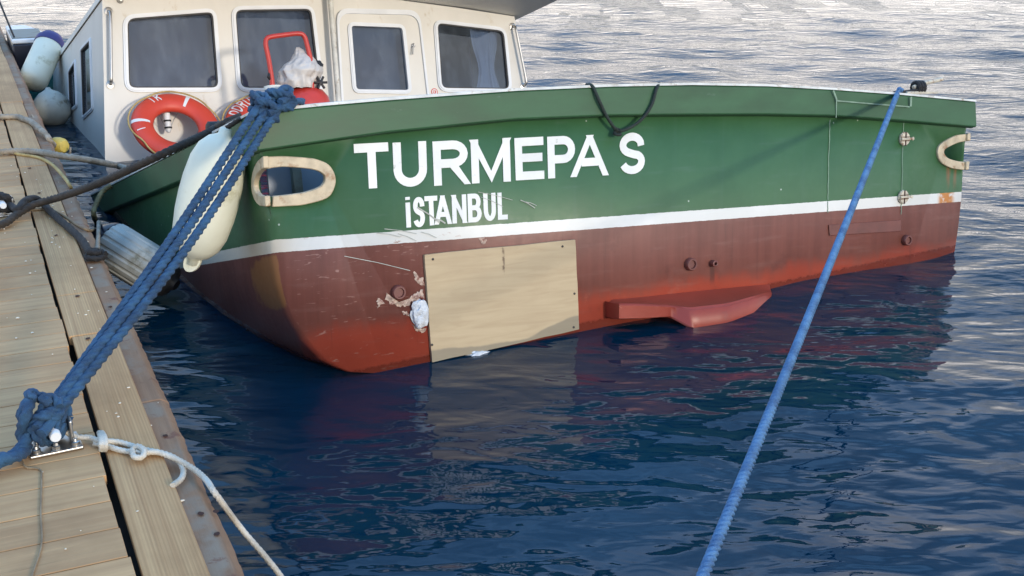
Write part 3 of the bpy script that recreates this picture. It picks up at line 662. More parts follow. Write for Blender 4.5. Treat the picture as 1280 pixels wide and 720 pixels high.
def stroke(mb, pts, hw, fn, q, clamp=None):
    """flat ribbon with mitred joints; fn(x, y, q)"""
    P = []
    for p in pts:
        p = np.array(p, float)
        if not P or np.linalg.norm(p - P[-1]) > hw * .04: P.append(p)
    L = []; Rr = []
    for i in range(len(P)):
        d0 = P[i] - P[i - 1] if i else P[1] - P[0]; d1 = P[i + 1] - P[i] if i < len(P) - 1 else d0
        d0 = d0 / (np.linalg.norm(d0) + 1e-9); d1 = d1 / (np.linalg.norm(d1) + 1e-9)
        n0 = np.array([-d0[1], d0[0]]); n1 = np.array([-d1[1], d1[0]]); mnv = n0 + n1; mnv /= (np.linalg.norm(mnv) + 1e-9)
        k = hw / max(.35, mnv.dot(n0)); L.append(P[i] + mnv * k); Rr.append(P[i] - mnv * k)
    if clamp: L = [clamp(p) for p in L]; Rr = [clamp(p) for p in Rr]
    n = len(P); vs = [fn(*a, q) for a in L] + [fn(*a, q) for a in Rr] + [fn(*a, q - .0016) for a in L] + [fn(*a, q - .0016) for a in Rr]
    fs = []
    for i in range(n - 1): fs += [(i, i + 1, n + i + 1, n + i), (i, 2 * n + i, 2 * n + i + 1, i + 1), (n + i, n + i + 1, 3 * n + i + 1, 3 * n + i)]
    fs += [(0, n, 3 * n, 2 * n), (n - 1, 3 * n - 1, 4 * n - 1, 2 * n - 1)]
    mb.add(vs, fs)
def word(name, letters, hw, q0):
    mb = MB()
    for (ch, xl, xr, yt, yb, lean) in letters:
        q = lambda x, y: (420 + x / 3.048, 90 + y / 3.048)
        sl = (yb - yt) and -.055 * (xr - xl) / 2
        c00 = st(*q(xl + lean, yb - sl)); c10 = st(*q(xr + lean * .8, yb + sl)); c01 = st(*q(xl, yt - sl)); c11 = st(*q(xr, yt + sl))
        wx = ((c10[0] - c00[0]) + (c11[0] - c01[0])) / 2; hy = ((c01[1] - c00[1]) + (c11[1] - c10[1])) / 2
        gx, gy = hw / wx, hw / hy
        diag = 1.0
        for si, s in enumerate(GLY[ch]):
            pts = []
            for (u, v) in s:
                endy = 0 if ch in 'IiT1' else 0
                uu = gx + (1 - 2 * gx) * u if ch not in 'Ii' else .5
                vv = gy + (1 - 2 * gy) * v
                # strokes that end on the cap or base line run the whole height
                if (u, v) in (s[0], s[-1]) and abs(v) < 1e-6 and not (ch in 'LE') and not (ch in 'BD' and si): vv = 0
                if (u, v) in (s[0], s[-1]) and abs(v - 1) < 1e-6 and (ch in 'UMNKI' or (ch in 'RPBD' and si == 0)): vv = 1
                if ch == 'T' and si == 0: uu = u
                if ch == 'E' and (u, v) in (s[0], s[-1]) and u > .9: uu = 1 if u == 1 else .95
                if ch == 'L' and (u, v) == s[-1]: uu = 1
                if ch == 'L' and (u, v) == s[0]: vv = 1
                x = (c00[0] * (1 - uu) + c10[0] * uu) * (1 - vv) + (c01[0] * (1 - uu) + c11[0] * uu) * vv
                y = (c00[1] * (1 - uu) + c10[1] * uu) * (1 - vv) + (c01[1] * (1 - uu) + c11[1] * uu) * vv
                pts.append((x, y))
            def clampy(p):
                u = (p[0] - c00[0]) / wx; lo = c00[1] + (c10[1] - c00[1]) * u; hi = c01[1] + (c11[1] - c01[1]) * u
                return (p[0], min(max(p[1], lo), hi)) if ch in 'MNAR' else p
            stroke(mb, pts, hw, TS, q0 + .0004 * si, clampy)
    return mb.build(name, M['letter'], boat, smooth=False, recalc=True)
word('name_lettering', [('T', 66, 197, 271, 443, 9), ('U', 214, 342, 266, 437, 7), ('R', 366, 506, 261, 430, 7), ('M', 511, 660, 254, 421, 6), ('E', 678, 788, 249, 410, 6), ('P', 803, 908, 244, 403, 4), ('A', 900, 1030, 240, 397, 0), ('S', 1073, 1178, 231, 389, 2)], .0200, .0035)
word('port_lettering', [('i', 258, 284, 476, 592, 6), ('S', 289, 337, 476, 591, 4), ('T', 335, 384, 472, 584, 6), ('A', 374, 434, 470, 580, 4), ('N', 439, 494, 467, 576, 4), ('B', 499, 551, 463, 572, 4), ('U', 559, 606, 461, 567, 4), ('L', 613, 651, 459, 562, 3)], .0115, .0035)

# plywood repair board with bolts
pc = [st(528.5, 318), st(716.5, 299), st(721.5, 411), st(538, 452)]
pe_ = []
for a, b in zip(pc, pc[1:] + pc[:1]):
    for k in range(8): pe_.append((a[0] + (b[0] - a[0]) * k / 8 + random.uniform(-.0015, .0015), a[1] + (b[1] - a[1]) * k / 8 + random.uniform(-.0015, .0015)))
mb = MB(); n = len(pe_)
mb.add([TS(s, t, .020) for s, t in pe_] + [TS(s, t, .003) for s, t in pe_], [tuple(range(n))] + [(i, (i + 1) % n, n + (i + 1) % n, n + i) for i in range(n)])
ply = mb.build('plywood_board', M['ply'], boat, smooth=False)
set_uv(ply, [(s, t) for s, t in pe_] * 2)
for px, py in [(541, 324), (703, 308), (718, 367), (540, 431), (717, 409)]:
    mb = MB(); P = T(px, py, .020); lathe(mb, P, NT, [(.006, 0), (.006, .002), (.004, .003)], 10); mb.build('bolt', M['black'], ply)
# foam and torn laminate round the hole beside the board
def lump(mb, c, rx, ry, rz, ex, ey, ez, seed, amp=.3, freq=2.0, nu=22, nv=14):
    vs = []
    for i in range(nv + 1):
        th = math.pi * i / nv
        for k in range(nu):
            a = 2 * math.pi * k / nu
            d = V((math.sin(th) * math.cos(a), math.sin(th) * math.sin(a), math.cos(th)))
            r = 1 + amp * mnoise.noise(d * freq + V((seed, 0, 0))) + amp * .5 * mnoise.noise(d * freq * 2.7 + V((0, seed, 0)))
            vs.append(c + ex * (d.x * rx * r) + ey * (d.y * ry * r) + ez * (d.z * rz * r))
    mb.add(vs, [(i * nu + k, i * nu + (k + 1) % nu, (i + 1) * nu + (k + 1) % nu, (i + 1) * nu + k) for i in range(nv) for k in range(nu)]); return mb
mb = MB(); lump(mb, T(524, 392, .01), .045, .070, .03, D, UT, NT, 3, .35); mb.build('filler_foam', M['foam'], boat)
mb = MB(); lump(mb, T(599, 443, .012), .060, .020, .03, D, UT, NT, 9, .4); mb.build('filler_foam', M['foam'], boat)
mb = MB()
def shard(L, q):
    p0 = [st(*x) for x in L]; p = []
    for a, b in zip(p0, p0[1:] + p0[:1]):
        ln = math.hypot(b[0] - a[0], b[1] - a[1]); kk = max(2, int(ln / .006))
        for k in range(kk): p.append((a[0] + (b[0] - a[0]) * k / kk + random.gauss(0, .0028), a[1] + (b[1] - a[1]) * k / kk + random.gauss(0, .0028)))
    n = len(p); c = (sum(a for a, _ in p) / n, sum(b for _, b in p) / n)
    mb.add([TS(*a, .003) for a in p] + [TS(*c, q)], [(i, (i + 1) % n, n) for i in range(n)])
shard([(483, 366), (487, 372), (495, 378), (508, 379), (514, 373), (511, 382), (497, 383), (486, 379), (481, 372)], .012)
shard([(512, 371), (520, 366), (528, 362), (530, 372), (516, 378)], .012)
shard([(501, 388), (508, 390), (512, 396), (505, 393)], .008); shard([(514, 404), (522, 412), (532, 410), (530, 416), (520, 414)], .012)
shard([(471, 373), (477, 375), (481, 379), (475, 382), (472, 384)], .006); shard([(516, 338), (521, 343), (528, 352), (526, 357), (519, 350)], .008)
shard([(524, 348), (529, 346), (530, 358), (527, 357)], .007); shard([(599, 298), (605, 297), (608, 301), (604, 306), (600, 303)], .004)
mb.build('torn_laminate', M['splinter'], boat, smooth=False)
# white scratches over the port lettering and stripe
mb = MB()
for (a, b, w_) in [((521, 259), (549, 278), .006), ((545, 274), (556, 279), .007), ((650, 250), (668, 260), .004), ((655, 252), (670, 257), .003), ((470, 291), (500, 296), .003), ((497, 292), (520, 301), .003), ((430, 320), (512, 338), .003), ((526, 290), (545, 297), .003), ((597, 240), (640, 250), .0022), ((600, 246), (628, 258), .0018), ((480, 286), (520, 292), .003)]:
    stroke(mb, [st(*a), ((st(*a)[0] + st(*b)[0]) / 2, (st(*a)[1] + st(*b)[1]) / 2 + .004), st(*b)], w_ * .5, TS, .0062)
mb.build('scratch_marks', M['scratch'], boat, smooth=False)

# stern step with moulded lip at the waterline
up = [(765, 374), (800, 371), (840, 366.5), (880, 362.5), (920, 358.5), (962, 354.5)]
rg = [(767, 379), (800, 379.5), (838, 381.5), (862, 384.5), (910, 379), (964, 364)]
lp = [(767, 398), (800, 397.5), (838, 395), (866, 410), (910, 404), (958, 390)]
rq = [.10, .13, .16, .22, .24, .16]
mb = MB(); vs = []; nseg = 6
def ip(L, x):
    i = min(int(x), len(L) - 2); t = x - i; a, b = L[i], L[i + 1]
    return tuple(a[k] + (b[k] - a[k]) * t for k in range(len(a))) if isinstance(a, tuple) else a + (b - a) * t
ns = 31
for i in range(ns):
    x = 5 * min(max(i - 1, 0), ns - 3) / (ns - 3)
    q = ip(rq, x) * (min(1, .75 + x * 1.5)) * min(1, .45 + (5 - x) * 1.6)
    u0 = T(*ip(up, x), -.004); r0 = T(*ip(rg, x), q); l0 = T(*ip(lp, x), q * .96)
    m1 = u0.lerp(r0, .5) - UT * .012; m2 = u0.lerp(r0, .86) - UT * .002
    back = l0 - NT * (q * .5) + UT * .03; root = l0 - NT * (q + .01) - UT * .015
    row = [u0, m1, m2, r0, r0.lerp(l0, .12) + NT * .010, l0 + NT * .006, l0 - UT * .006 - NT * .016, back, root]
    if i in (0, ns - 1): row = [p - NT * ((p - A0).dot(NT) + .004) for p in row]
    vs += row
k9 = 9
mb.add(vs, [(i * k9 + k, i * k9 + k + 1, (i + 1) * k9 + k + 1, (i + 1) * k9 + k) for i in range(ns - 1) for k in range(k9 - 1)] + [tuple(range(k9)), tuple((ns - 1) * k9 + k for k in range(k9 - 1, -1, -1))])
mb.build('stern_step', M['antifoul'], boat, smooth=True, autos=50, bevel=.018, segs=4)
# through-hull fittings, small pipe, ring and anode plate
for (px, py, r, nm) in [(862, 330, .034, 'through_hull_fitting'), (1132, 300, .032, 'through_hull_fitting'), (497, 365, .034, 'through_hull_fitting')]:
    mb = MB(); lathe(mb, T(px, py, .002), NT, [(r, 0), (r, .02), (r * .86, .026), (r * .66, .026), (r * .6, .016), (.001, .016)], 24); mb.build(nm, M['maroon'], boat)
mb = MB(); lathe(mb, T(890, 329, .002), NT, [(.018, 0), (.018, .03), (.012, .033), (.009, .032), (.009, .012), (.001, .012)], 18); mb.build('drain_pipe', M['maroon'], boat)
pl = [st(1035, 281), st(1125, 275), st(1125.5, 289), st(1036, 294.5)]
mb = MB(); mb.add([TS(*p, .008) for p in pl] + [TS(*p, .002) for p in pl], BOXF); mb.build('anode_plate', M['maroon'], boat, smooth=False, bevel=.004)
# hairline seams of the stern gate
mb = MB()
for L in [[(1034, 113), (1038, 124), (1038, 127)], ]: stroke(mb, [st(*p) for p in L], .005, TS, .048)
stroke(mb, [st(1038, 126), st(1085, 130), st(1129, 133.5)], .0035, TS, .0478); stroke(mb, [st(1131, 121), st(1130.5, 133)], .007, TS, .0482)
stroke(mb, [st(1038, 127), st(1037.5, 147)], .003, TS, .0475)
for L, w_ in [([(1037, 150), (1035.5, 200), (1034.5, 250)], .0026), ([(1129.5, 152), (1128.5, 168)], .002), ([(1128, 178), (1127, 240)], .002), ([(1034.4, 252), (1034.3, 266)], .002), ([(1126.5, 252), (1126, 268)], .002)]:
    P = [st(*p) for p in L]; Q = []
    for a, b in zip(P[:-1], P[1:]):
        for k in range(10): Q.append((a[0] + (b[0] - a[0]) * k / 10 + random.uniform(-.002, .002), a[1] + (b[1] - a[1]) * k / 10))
    stroke(mb, Q + [P[-1]], w_, TS, .0032)
mb.build('gate_seam', M['seam'], boat, smooth=False)
# round latches with a crossbar handle
for px, py in [(1129.5, 173.5), (1128, 246)]:
    c = T(px, py, .002); mb = MB(); lathe(mb, c, NT, [(.040, 0), (.040, .010), (.036, .013), (.036, .016), (.001, .016)], 24)
    la = mb.build('gate_latch', M['latch'], boat)
    mb = MB()
    def LQ(a, b, q, c=c): return c + D * a + UT * b + NT * q
    add_box(mb, LQ, -.004, .004, -.040, .040, .0165, .0185); add_box(mb, LQ, -.040, .034, -.013, -.009, .0165, .0185); add_box(mb, LQ, -.040, .034, .009, .013, .0165, .0185)
    mb.build('latch_slot', M['hole'], la, smooth=False)
    mb = MB(); add_box(mb, LQ, -.036, .052, -.006, .006, .0188, .0235); lathe(mb, LQ(.052, 0, .0188), NT, [(.011, 0), (.011, .006), (.007, .008)], 12); mb.build('latch_handle', M['latch'], la, bevel=.003)

# ------------------------------------------------------------------ wheelhouse
FW = 4.81
def W(x, y, q=0.0): return PF(x, y, FW - q)
def wsh(x, y): s, f, h = sfh(PF(x, y, FW)); return s, h
def WS(s, h, q=0.0): return B(s, FW - q, h)
wall = [(-.12, .72), (3.93, .72), (3.86, 2.14), (3.815, 2.80), (3.2, 2.87), (2.63, 2.925), (1.9, 2.955), (1.2, 2.955), (.6, 2.92), (.0, 2.86), (-.05, 2.2), (-.10, 1.585)]
W_OUT = [[(153, 19), (270, 10), (278, 115), (155.5, 115.5)], [(288, 8), (392, 6.5), (405, 116), (296, 115)], [(541, 24), (632, 35), (640, 116), (547.5, 115)]]
D_OUT = [(433, 28), (505, 31), (514, 118), (440, 117)]
wins = []
for c in W_OUT + [D_OUT]:
    q = [wsh(*p) for p in c]; o = roundpoly(q, .10 if c is not D_OUT else .07, 6); wins.append((o, inset(o, .034)))
holes = [inset(o, .012) for o, _ in wins]
wv, wf, _ = fill2d(wall, holes, lambda s, h: WS(s, h))
mb = MB(); mb.add(wv, wf)
# other walls; port side carries two windows
def PW(x, y, q=0.0): return onplane(x, y, B(-.07, 0, 0) - (D * q), D + UB * -.075)
def portpt(f, h, q=0.0): return B(-.12 + (h - .72) * .056 - q, f, h)
def fhp(x, y):
    nrm = (D - UB * .056).normalized(); P = onplane(x, y, portpt(5, 1), nrm); _, f, h = sfh(P); return f, h
PWIN = [[(101.5, 60), (114, 46), (117, 138), (104, 150)], [(86, 88), (95, 73), (97, 134), (87.5, 142)]]
pw = []
for c in PWIN:
    q = [fhp(*p) for p in c]; o = roundpoly(q, .05, 4); pw.append((o, inset(o, .028)))
pv, pf, _ = fill2d([(FW + .001, .72), (FW + .001, 2.855), (9.3, 2.85), (9.3, .72)], [inset(o, .010) for o, _ in pw], lambda f, h: portpt(f, h))
mb.add(pv, pf)
mb.add([B(3.93, FW, .72), B(3.815, FW, 2.80), B(3.815, 9.3, 2.80), B(3.93, 9.3, .72)], [(0, 1, 2, 3)])
mb.add([B(-.12, 9.3, .72), B(3.93, 9.3, .72), B(3.815, 9.3, 2.8), B(0, 9.3, 2.86)], [(0, 1, 2, 3)])
mb.build('wheelhouse_wall', M['cabin'], boat, smooth=False, recalc=False)
# near-black box behind the panes: the room's dimness is put into its colour
mb = MB(); add_box(mb, B, .12, 3.70, FW + .75, 8.8, .74, 2.78); mb.build('dim_room_box', M['dark'], boat, smooth=False)
def window(o, i, fn, parent, depth=.022, name='window'):
    mb = MB(); mid_ = inset(o, .012)
    ring_band(mb, o, mid_, fn, -.004, depth * .7); ring_band(mb, mid_, i, fn, -.02, depth)
    fr = mb.build(name, M['alu'], parent, autos=50)
    mb = MB(); ring_band(mb, inset(i, -.001), inset(i, .011), fn, -.012, depth * .55); mb.build('gasket', M['black'], fr, autos=50)
    gv, gf, _ = fill2d(inset(i, -.006), [], lambda a, b: fn(a, b, -.008)); mb = MB(); mb.add(gv, gf); mb.build('pane', M['glass'], fr, smooth=False)
    return fr
wf_ = [window(o, i, WS, boat) for o, i in wins[:3]]
def portfn(f, h, q): return portpt(f, h, q)
for o, i in pw: wf_.append(window(o, i, portfn, boat, .016))
# curtains behind the panes
def curtain(s0, s1, h0, h1, parent, mat, pinch=0.0, f=FW + .09):
    mb = MB(); n = 60; m_ = 12; vs = []
    for j in range(m_ + 1):
        h = h0 + (h1 - h0) * j / m_; t = j / m_; pw_ = 1 - pinch * math.exp(-((t - .42) / .26) ** 2)
        for i in range(n + 1):
            u = i / n; c = (s0 + s1) / 2; s = c + (s0 + (s1 - s0) * u - c) * pw_
            vs.append(B(s, f + .007 * math.sin(u * 26 + 1.5 * math.sin(u * 9)) + .006 * math.sin(t * 5 + u * 12), h))
    mb.add(vs, [(j * (n + 1) + i, j * (n + 1) + i + 1, (j + 1) * (n + 1) + i + 1, (j + 1) * (n + 1) + i) for j in range(m_) for i in range(n)])
    mb.build('curtain', mat, parent, autos=0)
a = wsh(160, 60)[0]
curtain(.12, .90, 2.06, 2.82, wf_[0], M['curtain'])
curtain(1.10, 1.92, 2.08, 2.84, wf_[1], M['curtain'])
curtain(3.36, 3.66, 2.02, 2.72, wf_[2], M['curtain2'], .42)
# door with its frame
q = [wsh(419, 128), wsh(419, 11), wsh(523, 13.5), wsh(537, 128)]
q[0] = (q[0][0], .78); q[3] = (q[3][0] + .02, .78)
mb = MB(); o = [q[0]] + roundpoly([q[0], q[1], q[2], q[3]], .12, 6)[7:21] + [q[3]]
i_ = [(p[0] * .955 + (q[0][0] + q[3][0]) / 2 * .045, p[1] - (.045 if p[1] > 1.2 else 0)) for p in o]
ring_band(mb, o, i_, WS, .001, .030, closed=False)
door = mb.build('door', M['alu'], boat, autos=40)
dv, df_, _ = fill2d(i_, [holes[3]], lambda s, h: WS(s, h, .012)); mb = MB(); mb.add(dv, df_); mb.build('door_panel', M['cabin'], door, smooth=False)
window(wins[3][0], wins[3][1], lambda a, b, q: WS(a, b, q + .012), door, .02, 'door_window') if False else None
mb = MB(); o, i = wins[3]; mi = inset(o, .012); ring_band(mb, o, mi, WS, .008, .028); ring_band(mb, mi, i, WS, -.01, .032); mb.build('window_frame', M['alu'], door, autos=50)
gv, gf, _ = fill2d(inset(i, -.006), [], lambda a, b: WS(a, b, .002)); mb = MB(); mb.add(gv, gf); mb.build('pane', M['glass'], door, smooth=False)
mb = MB(); vs = []
s0, s1 = wsh(436, 80)[0], wsh(510, 80)[0]
add_box(mb, B, s0 - .02, s1 + .02, FW + .10, FW + .11, 2.05, 2.84); mb.build('window_blind', M['curtain'], door, smooth=False)
mb = MB(); lathe(mb, W(516.5, 57, .012), -F, [(.02, 0), (.02, .008), (.008, .012), (.008, .03)], 14); tube(mb, [W(516.5, 57, .04), W(516, 68, .045)], .006); mb.build('door_handle', M['steel'], door)
# white awning post beside the door
mb = MB(); P0, P1 = PF(412, -12, FW - .10), PF(425, 150, FW - .12); tube(mb, [P0, P0.lerp(P1, .5), P1], .024, 12, .1); mb.build('awning_post', M['rimwhite'], boat)
# stainless handrails
for (a, b) in [((135.5, 14), (138, 106)), ((640.5, 33), (654, 108))]:
    A_, B_ = W(*a), W(*b); mb = MB(); e = -F
    tube(mb, [A_, A_ + e * .05 - UB * .015, A_ + e * .065 - UB * .05, A_.lerp(B_, .5) + e * .065, B_ + e * .065 + UB * .05, B_ + e * .05 + UB * .015, B_], .0125, 12, .01)
    for p in (A_, B_): lathe(mb, p, e, [(.034, .001), (.034, .006), (.02, .01)], 18)
    mb.build('handrail', M['steel'], boat)
mb = MB(); lathe(mb, W(150, 1), -F, [(.024, .0), (.024, .02), (.012, .04)], 14); mb.build('deck_lamp_base', M['steel'], boat)
# round red and white safety sign
c = W(543, 115); mb = MB(); lathe(mb, c, -F, [(.034, .001), (.034, .003), (.001, .003)], 24); sg = mb.build('safety_sticker', M['red'], boat)
mb = MB()
for a in range(24):
    pass
ring_pts = [(math.cos(2 * math.pi * k / 24), math.sin(2 * math.pi * k / 24)) for k in range(24)]
fnS = lambda x, y, q: c + D * x + UB * y - F * q
ring_band(mb, [(x * .026, y * .026) for x, y in ring_pts], [(x * .017, y * .017) for x, y in ring_pts], fnS, .0033, .0042)
add_box(mb, fnS, -.003, .003, -.014, .014, .0033, .0043); add_box(mb, fnS, -.012, -.003, -.003, .003, .0033, .0042); mb.build('sticker_print', M['white'], sg, smooth=False)
# roof with deep overhang aft
mb = MB(); prof = [(-.012, 2.862), (.3, 2.90), (.9, 2.945), (1.6, 2.965), (2.2, 2.955), (2.7, 2.925), (3.3, 2.87), (3.85, 2.802), (3.90, 2.796)]
fs_ = [FW - .95, FW + .0, 6.5, 8.2, 9.2]; vs = []
for f in fs_:
    for s, h in prof: vs.append(B(s, f, h + .001))
    for s, h in prof[::-1]: vs.append(B(s, f, h + .045))
np_ = len(prof) * 2
mb.add(vs, [(i * np_ + k, i * np_ + (k + 1) % np_, (i + 1) * np_ + (k + 1) % np_, (i + 1) * np_ + k) for i in range(len(fs_) - 1) for k in range(np_)] + [tuple(range(np_)), tuple((len(fs_) - 1) * np_ + k for k in range(np_ - 1, -1, -1))])
mb.build('roof', M['roof'], boat, smooth=True, autos=30)
# stern cleat on the starboard rim, horn cleat with a wooden bar
P = TS(3.58, 1.205, -.03); mb = MB()
def CQ(a, b, q, P=P): return P + D * a + UT * b + NT * q
add_box(mb, CQ, -.10, .16, -.004, .012, -.03, .03); add_box(mb, CQ, .02, .05, .0, .05, -.015, .015)
tube(mb, [CQ(-.02, .035, .0), CQ(.05, .055, 0), CQ(.22, .082, 0)], .013, 10, .02)
mb.build('stern_cleat', M['latch'], boat, bevel=.003)
mb = MB()
for k in range(3): sweep(mb, [CQ(.00 + .022 * k, .035 + .028 * math.sin(a), .028 * math.cos(a)) for a in [2 * math.pi * i / 18 for i in range(19)]], .013, 8)
sweep(mb, catmull([CQ(.0, .02, .02), CQ(-.09, .012, .01), CQ(-.16, .010, .0), CQ(-.2, .004, .02)], .01), .009, 8)
mb.build('cleat_lashing', M['blackrope'], boat)
# port mooring bitt
P = B(-.27, -.10, 1.17); mb = MB(); lathe(mb, P, UB, [(.035, -.05), (.035, .09), (.042, .095), (.042, .11), (.0, .112)], 16); mb.build('mooring_bitt', M['rimwhite'], boat)
mb = MB(); lathe(mb, PSd(268, 160, -.30), D, [(.02, -.04), (.034, -.03), (.034, .03), (.02, .04)], 14); mb.build('rope_chock', M['black'], boat)

# ================================================================== THINGS ABOARD
def lifebuoy(cx, cy, label, prints):
    tilt = R_(33)
    ey = (UB * math.cos(tilt) + F * math.sin(tilt)).normalized(); ez = D.cross(ey) * 1.0    # face normal, outwards
    if ez.dot(F) > 0: ez = -ez
    Rm, rt = .262, .088
    c = PF(cx, cy, FW - .29)
    rt_ = thing('lifebuoy', c, label, 'lifebuoy', 'lifebuoys on the wheelhouse wall')
    def pt(a, b, r=0.0, fl=.62): return c + (D * math.cos(a) + ey * math.sin(a)) * (Rm + (rt + r) * math.cos(b)) + ez * ((rt + r) * fl * math.sin(b))
    mb = MB(); n, m_ = 64, 18
    mb.add([pt(2 * math.pi * i / n, 2 * math.pi * k / m_) for i in range(n) for k in range(m_)], [(i * m_ + k, i * m_ + (k + 1) % m_, ((i + 1) % n) * m_ + (k + 1) % m_, ((i + 1) % n) * m_ + k) for i in range(n) for k in range(m_)])
    mb.build('ring', M['orange'], rt_, autos=0)
    # grab line
    mb = MB(); pts = []
    for k in range(49):
        a = 2 * math.pi * k / 48 + .3; q = abs(math.sin(2 * (a - .5))); pts.append(pt(a, .25 + .5 * (1 - q), .010 + .014 * q))
    rope(mb, pts, .007, smoothstep=.006); mb.build('grab_line', M['yelrope'], rt_)
    for a0 in prints['bands']:
        mb = MB(); vs = []; aw = .10
        for i in range(5):
            a = a0 - aw / 2 + aw * i / 4
            for k in range(11): b = -.35 + 2.6 * k / 10; vs.append(pt(a, b, .0022))
        mb.add(vs, [(i * 11 + k, i * 11 + k + 1, (i + 1) * 11 + k + 1, (i + 1) * 11 + k) for i in range(4) for k in range(10)])
        mb.build('reflective_band', M['white'], rt_)
    mb = MB()
    for (txt, a_mid, size, wd, b0) in prints['text']:
        for idx, ch in enumerate(txt):
            ac = a_mid - (idx - (len(txt) - 1) / 2) * wd
            def fn(x, y, q):
                a = ac - (x - .5) * wd * .62; b = b0 - (y - .5) * size / rt
                return pt(a, b, q)
            for si, s in enumerate(GLY[ch]):
                dense = []
                for u, v in zip(s[:-1], s[1:]):
                    for k in range(4): dense.append((u[0] + (v[0] - u[0]) * k / 4, u[1] + (v[1] - u[1]) * k / 4))
                stroke(mb, dense + [s[-1]], .11, fn, .0028 + .0004 * si)
    if prints['text']: mb.build('lettering', M['white'], rt_, smooth=False)
    return rt_, c, ey, ez, pt
b1, c1, ey1, ez1, pt1 = lifebuoy(220, 159, 'whole orange lifebuoy with a small white light hanging in its middle', dict(bands=[R_(62), R_(172)], text=[('IK', R_(115), .075, .20, 1.2), ('I', R_(190), .07, .2, 1.2)]))
b2, c2, ey2, ez2, pt2 = lifebuoy(334, 161, 'orange lifebuoy lettered in white, half hidden behind the blue rope knot', dict(bands=[], text=[('BODRU', R_(139), .085, .225, 1.25)]))
# water light hanging inside the first buoy
lt = thing('lifebuoy_light', PF(210, 140, FW - .12), 'small white water light hanging from the first lifebuoy', 'light')
mb = MB(); p0 = PF(208, 140, FW - .14); p1 = PF(211, 166, FW - .14); lathe(mb, p0, (p1 - p0), [(.010, 0), (.028, .004), (.028, .06), (.026, .062), (.026, .085), (.024, .12), (.024, .15), (.012, .168)], 14); mb.build('light_body', M['white'], lt)
ax = (p1 - p0).normalized()
for z0 in (-.004, .066, .122):
    mb = MB(); lathe(mb, p0 + ax * z0, ax, [(.031, 0), (.031, .012), (.028, .014)], 14); mb.build('light_collar', M['black'], lt)
mb = MB(); tube(mb, [PF(197, 140, FW - .20), PF(203, 152, FW - .15), PF(208, 160, FW - .14)], .0035, 6); tube(mb, [PF(225, 137, FW - .20), PF(217, 150, FW - .15), PF(213, 160, FW - .14)], .0035, 6); mb.build('lanyard', M['steel'], lt)

# wheeled fire extinguisher behind the stern rim
FE = 3.95
ex = thing('wheeled_fire_extinguisher', B(.62, FE, .72), 'red wheeled fire extinguisher with a tube handle behind the stern rim', 'fire extinguisher')
mb = MB(); e_ = lambda x, y: PF(x, y, FE)
hp = [e_(325, 128), e_(321.5, 108), e_(332, 96), e_(333.5, 90), e_(331, 62)]
pts = [B(sfh(e_(340, 130))[0], FE, .78), e_(341, 122), e_(340.5, 105), e_(336, 75), e_(332, 55), e_(333.5, 48.5), e_(339, 46), e_(357, 43.5), e_(373, 42), e_(380, 45), e_(384, 57), e_(389, 80), e_(390, 110), e_(390.5, 132), B(sfh(e_(391, 130))[0], FE, .78)]
sweep(mb, catmull(pts, .015), .0195, 12); mb.build('handle_frame', M['red'], ex)
tc_ = B(sfh(e_(388, 128))[0], FE + .12, 0); mb = MB()
sa, _, _ = sfh(tc_)
topc = sfh(PF(388, 109, FE + .12))[2]
lathe(mb, B(sa, FE + .12, 0), UB, [(.05, .74), (.18, .76), (.205, .80), (.205, topc - .16), (.19, topc - .09), (.15, topc - .035), (.08, topc - .005), (.045, topc), (.045, topc + .04)], 30); mb.build('tank', M['red'], ex)
for sg_ in (-.24, .24):
    mb = MB(); lathe(mb, B(sa + sg_ - .02, FE + .24, .84), D, [(.05, 0), (.11, .002), (.115, .01), (.115, .03), (.11, .038), (.05, .04)], 24); mb.build('wheel', M['black'], ex)
mb = MB(); vc = PF(401, 103, FE - .02)
lump(mb, PF(397, 84, FE + .05), .04, .058, .045, D, UB, F, 5, .3)
for a in range(6): th = a * math.pi / 3; tube(mb, [vc, vc + (D * math.cos(th) + UB * math.sin(th)) * .036 + F * .004, vc + (D * math.cos(th) + UB * math.sin(th)) * .055], .010, 8, .01)
tube(mb, [vc, vc + F * .08 - UB * .03, PF(395, 116, FE + .1)], .010, 8); tube(mb, [PF(337, 92, FE), PF(335.5, 96, FE - .01), PF(338, 99, FE)], .013, 8)
mb.build('valve', M['black'], ex)
# white plastic bag pulled over the valve
mb = MB(); vs = []; nu, nv = 72, 44
bag_o = [(374, 112, 21), (374, 104, 25), (374.5, 97, 27), (375, 90, 28), (377, 83.5, 25), (378.5, 76, 18), (377, 69, 11), (374, 63, 5.5), (372, 59.5, 2)]
for i in range(nv + 1):
    x = (len(bag_o) - 1) * i / nv; cx, cy, rw = ip(bag_o, x)
    c = PF(cx, cy, FE + .06); rm = rw / 1470 * 8.75
    for k in range(nu):
        a = 2 * math.pi * k / nu; d = V((math.cos(a), math.sin(a), i * .07))
        r = rm * (1.0 + .16 * mnoise.noise(d * 1.5 + V((3, 1, 0))) - .30 * abs(mnoise.noise(V((math.cos(a) * 2.2, math.sin(a) * 2.2, i * .055)))) - .12 * abs(mnoise.noise(V((math.cos(a) * 5, math.sin(a) * 5, i * .14 + 4)))) + .10)
        vs.append(c + D * (r * math.cos(a)) + F * (r * .8 * math.sin(a)) + UB * (.012 * mnoise.noise(d * 5)))
mb.add(vs, [(i * nu + k, i * nu + (k + 1) % nu, (i + 1) * nu + (k + 1) % nu, (i + 1) * nu + k) for i in range(nv) for k in range(nu)] + [tuple((nv) * nu + k for k in range(nu))])
tag(mb.build('plastic_bag', M['bag'], loc=PF(372, 105, FE + .06), autos=0), 'crumpled white plastic bag pulled over the extinguisher valve', 'bag')

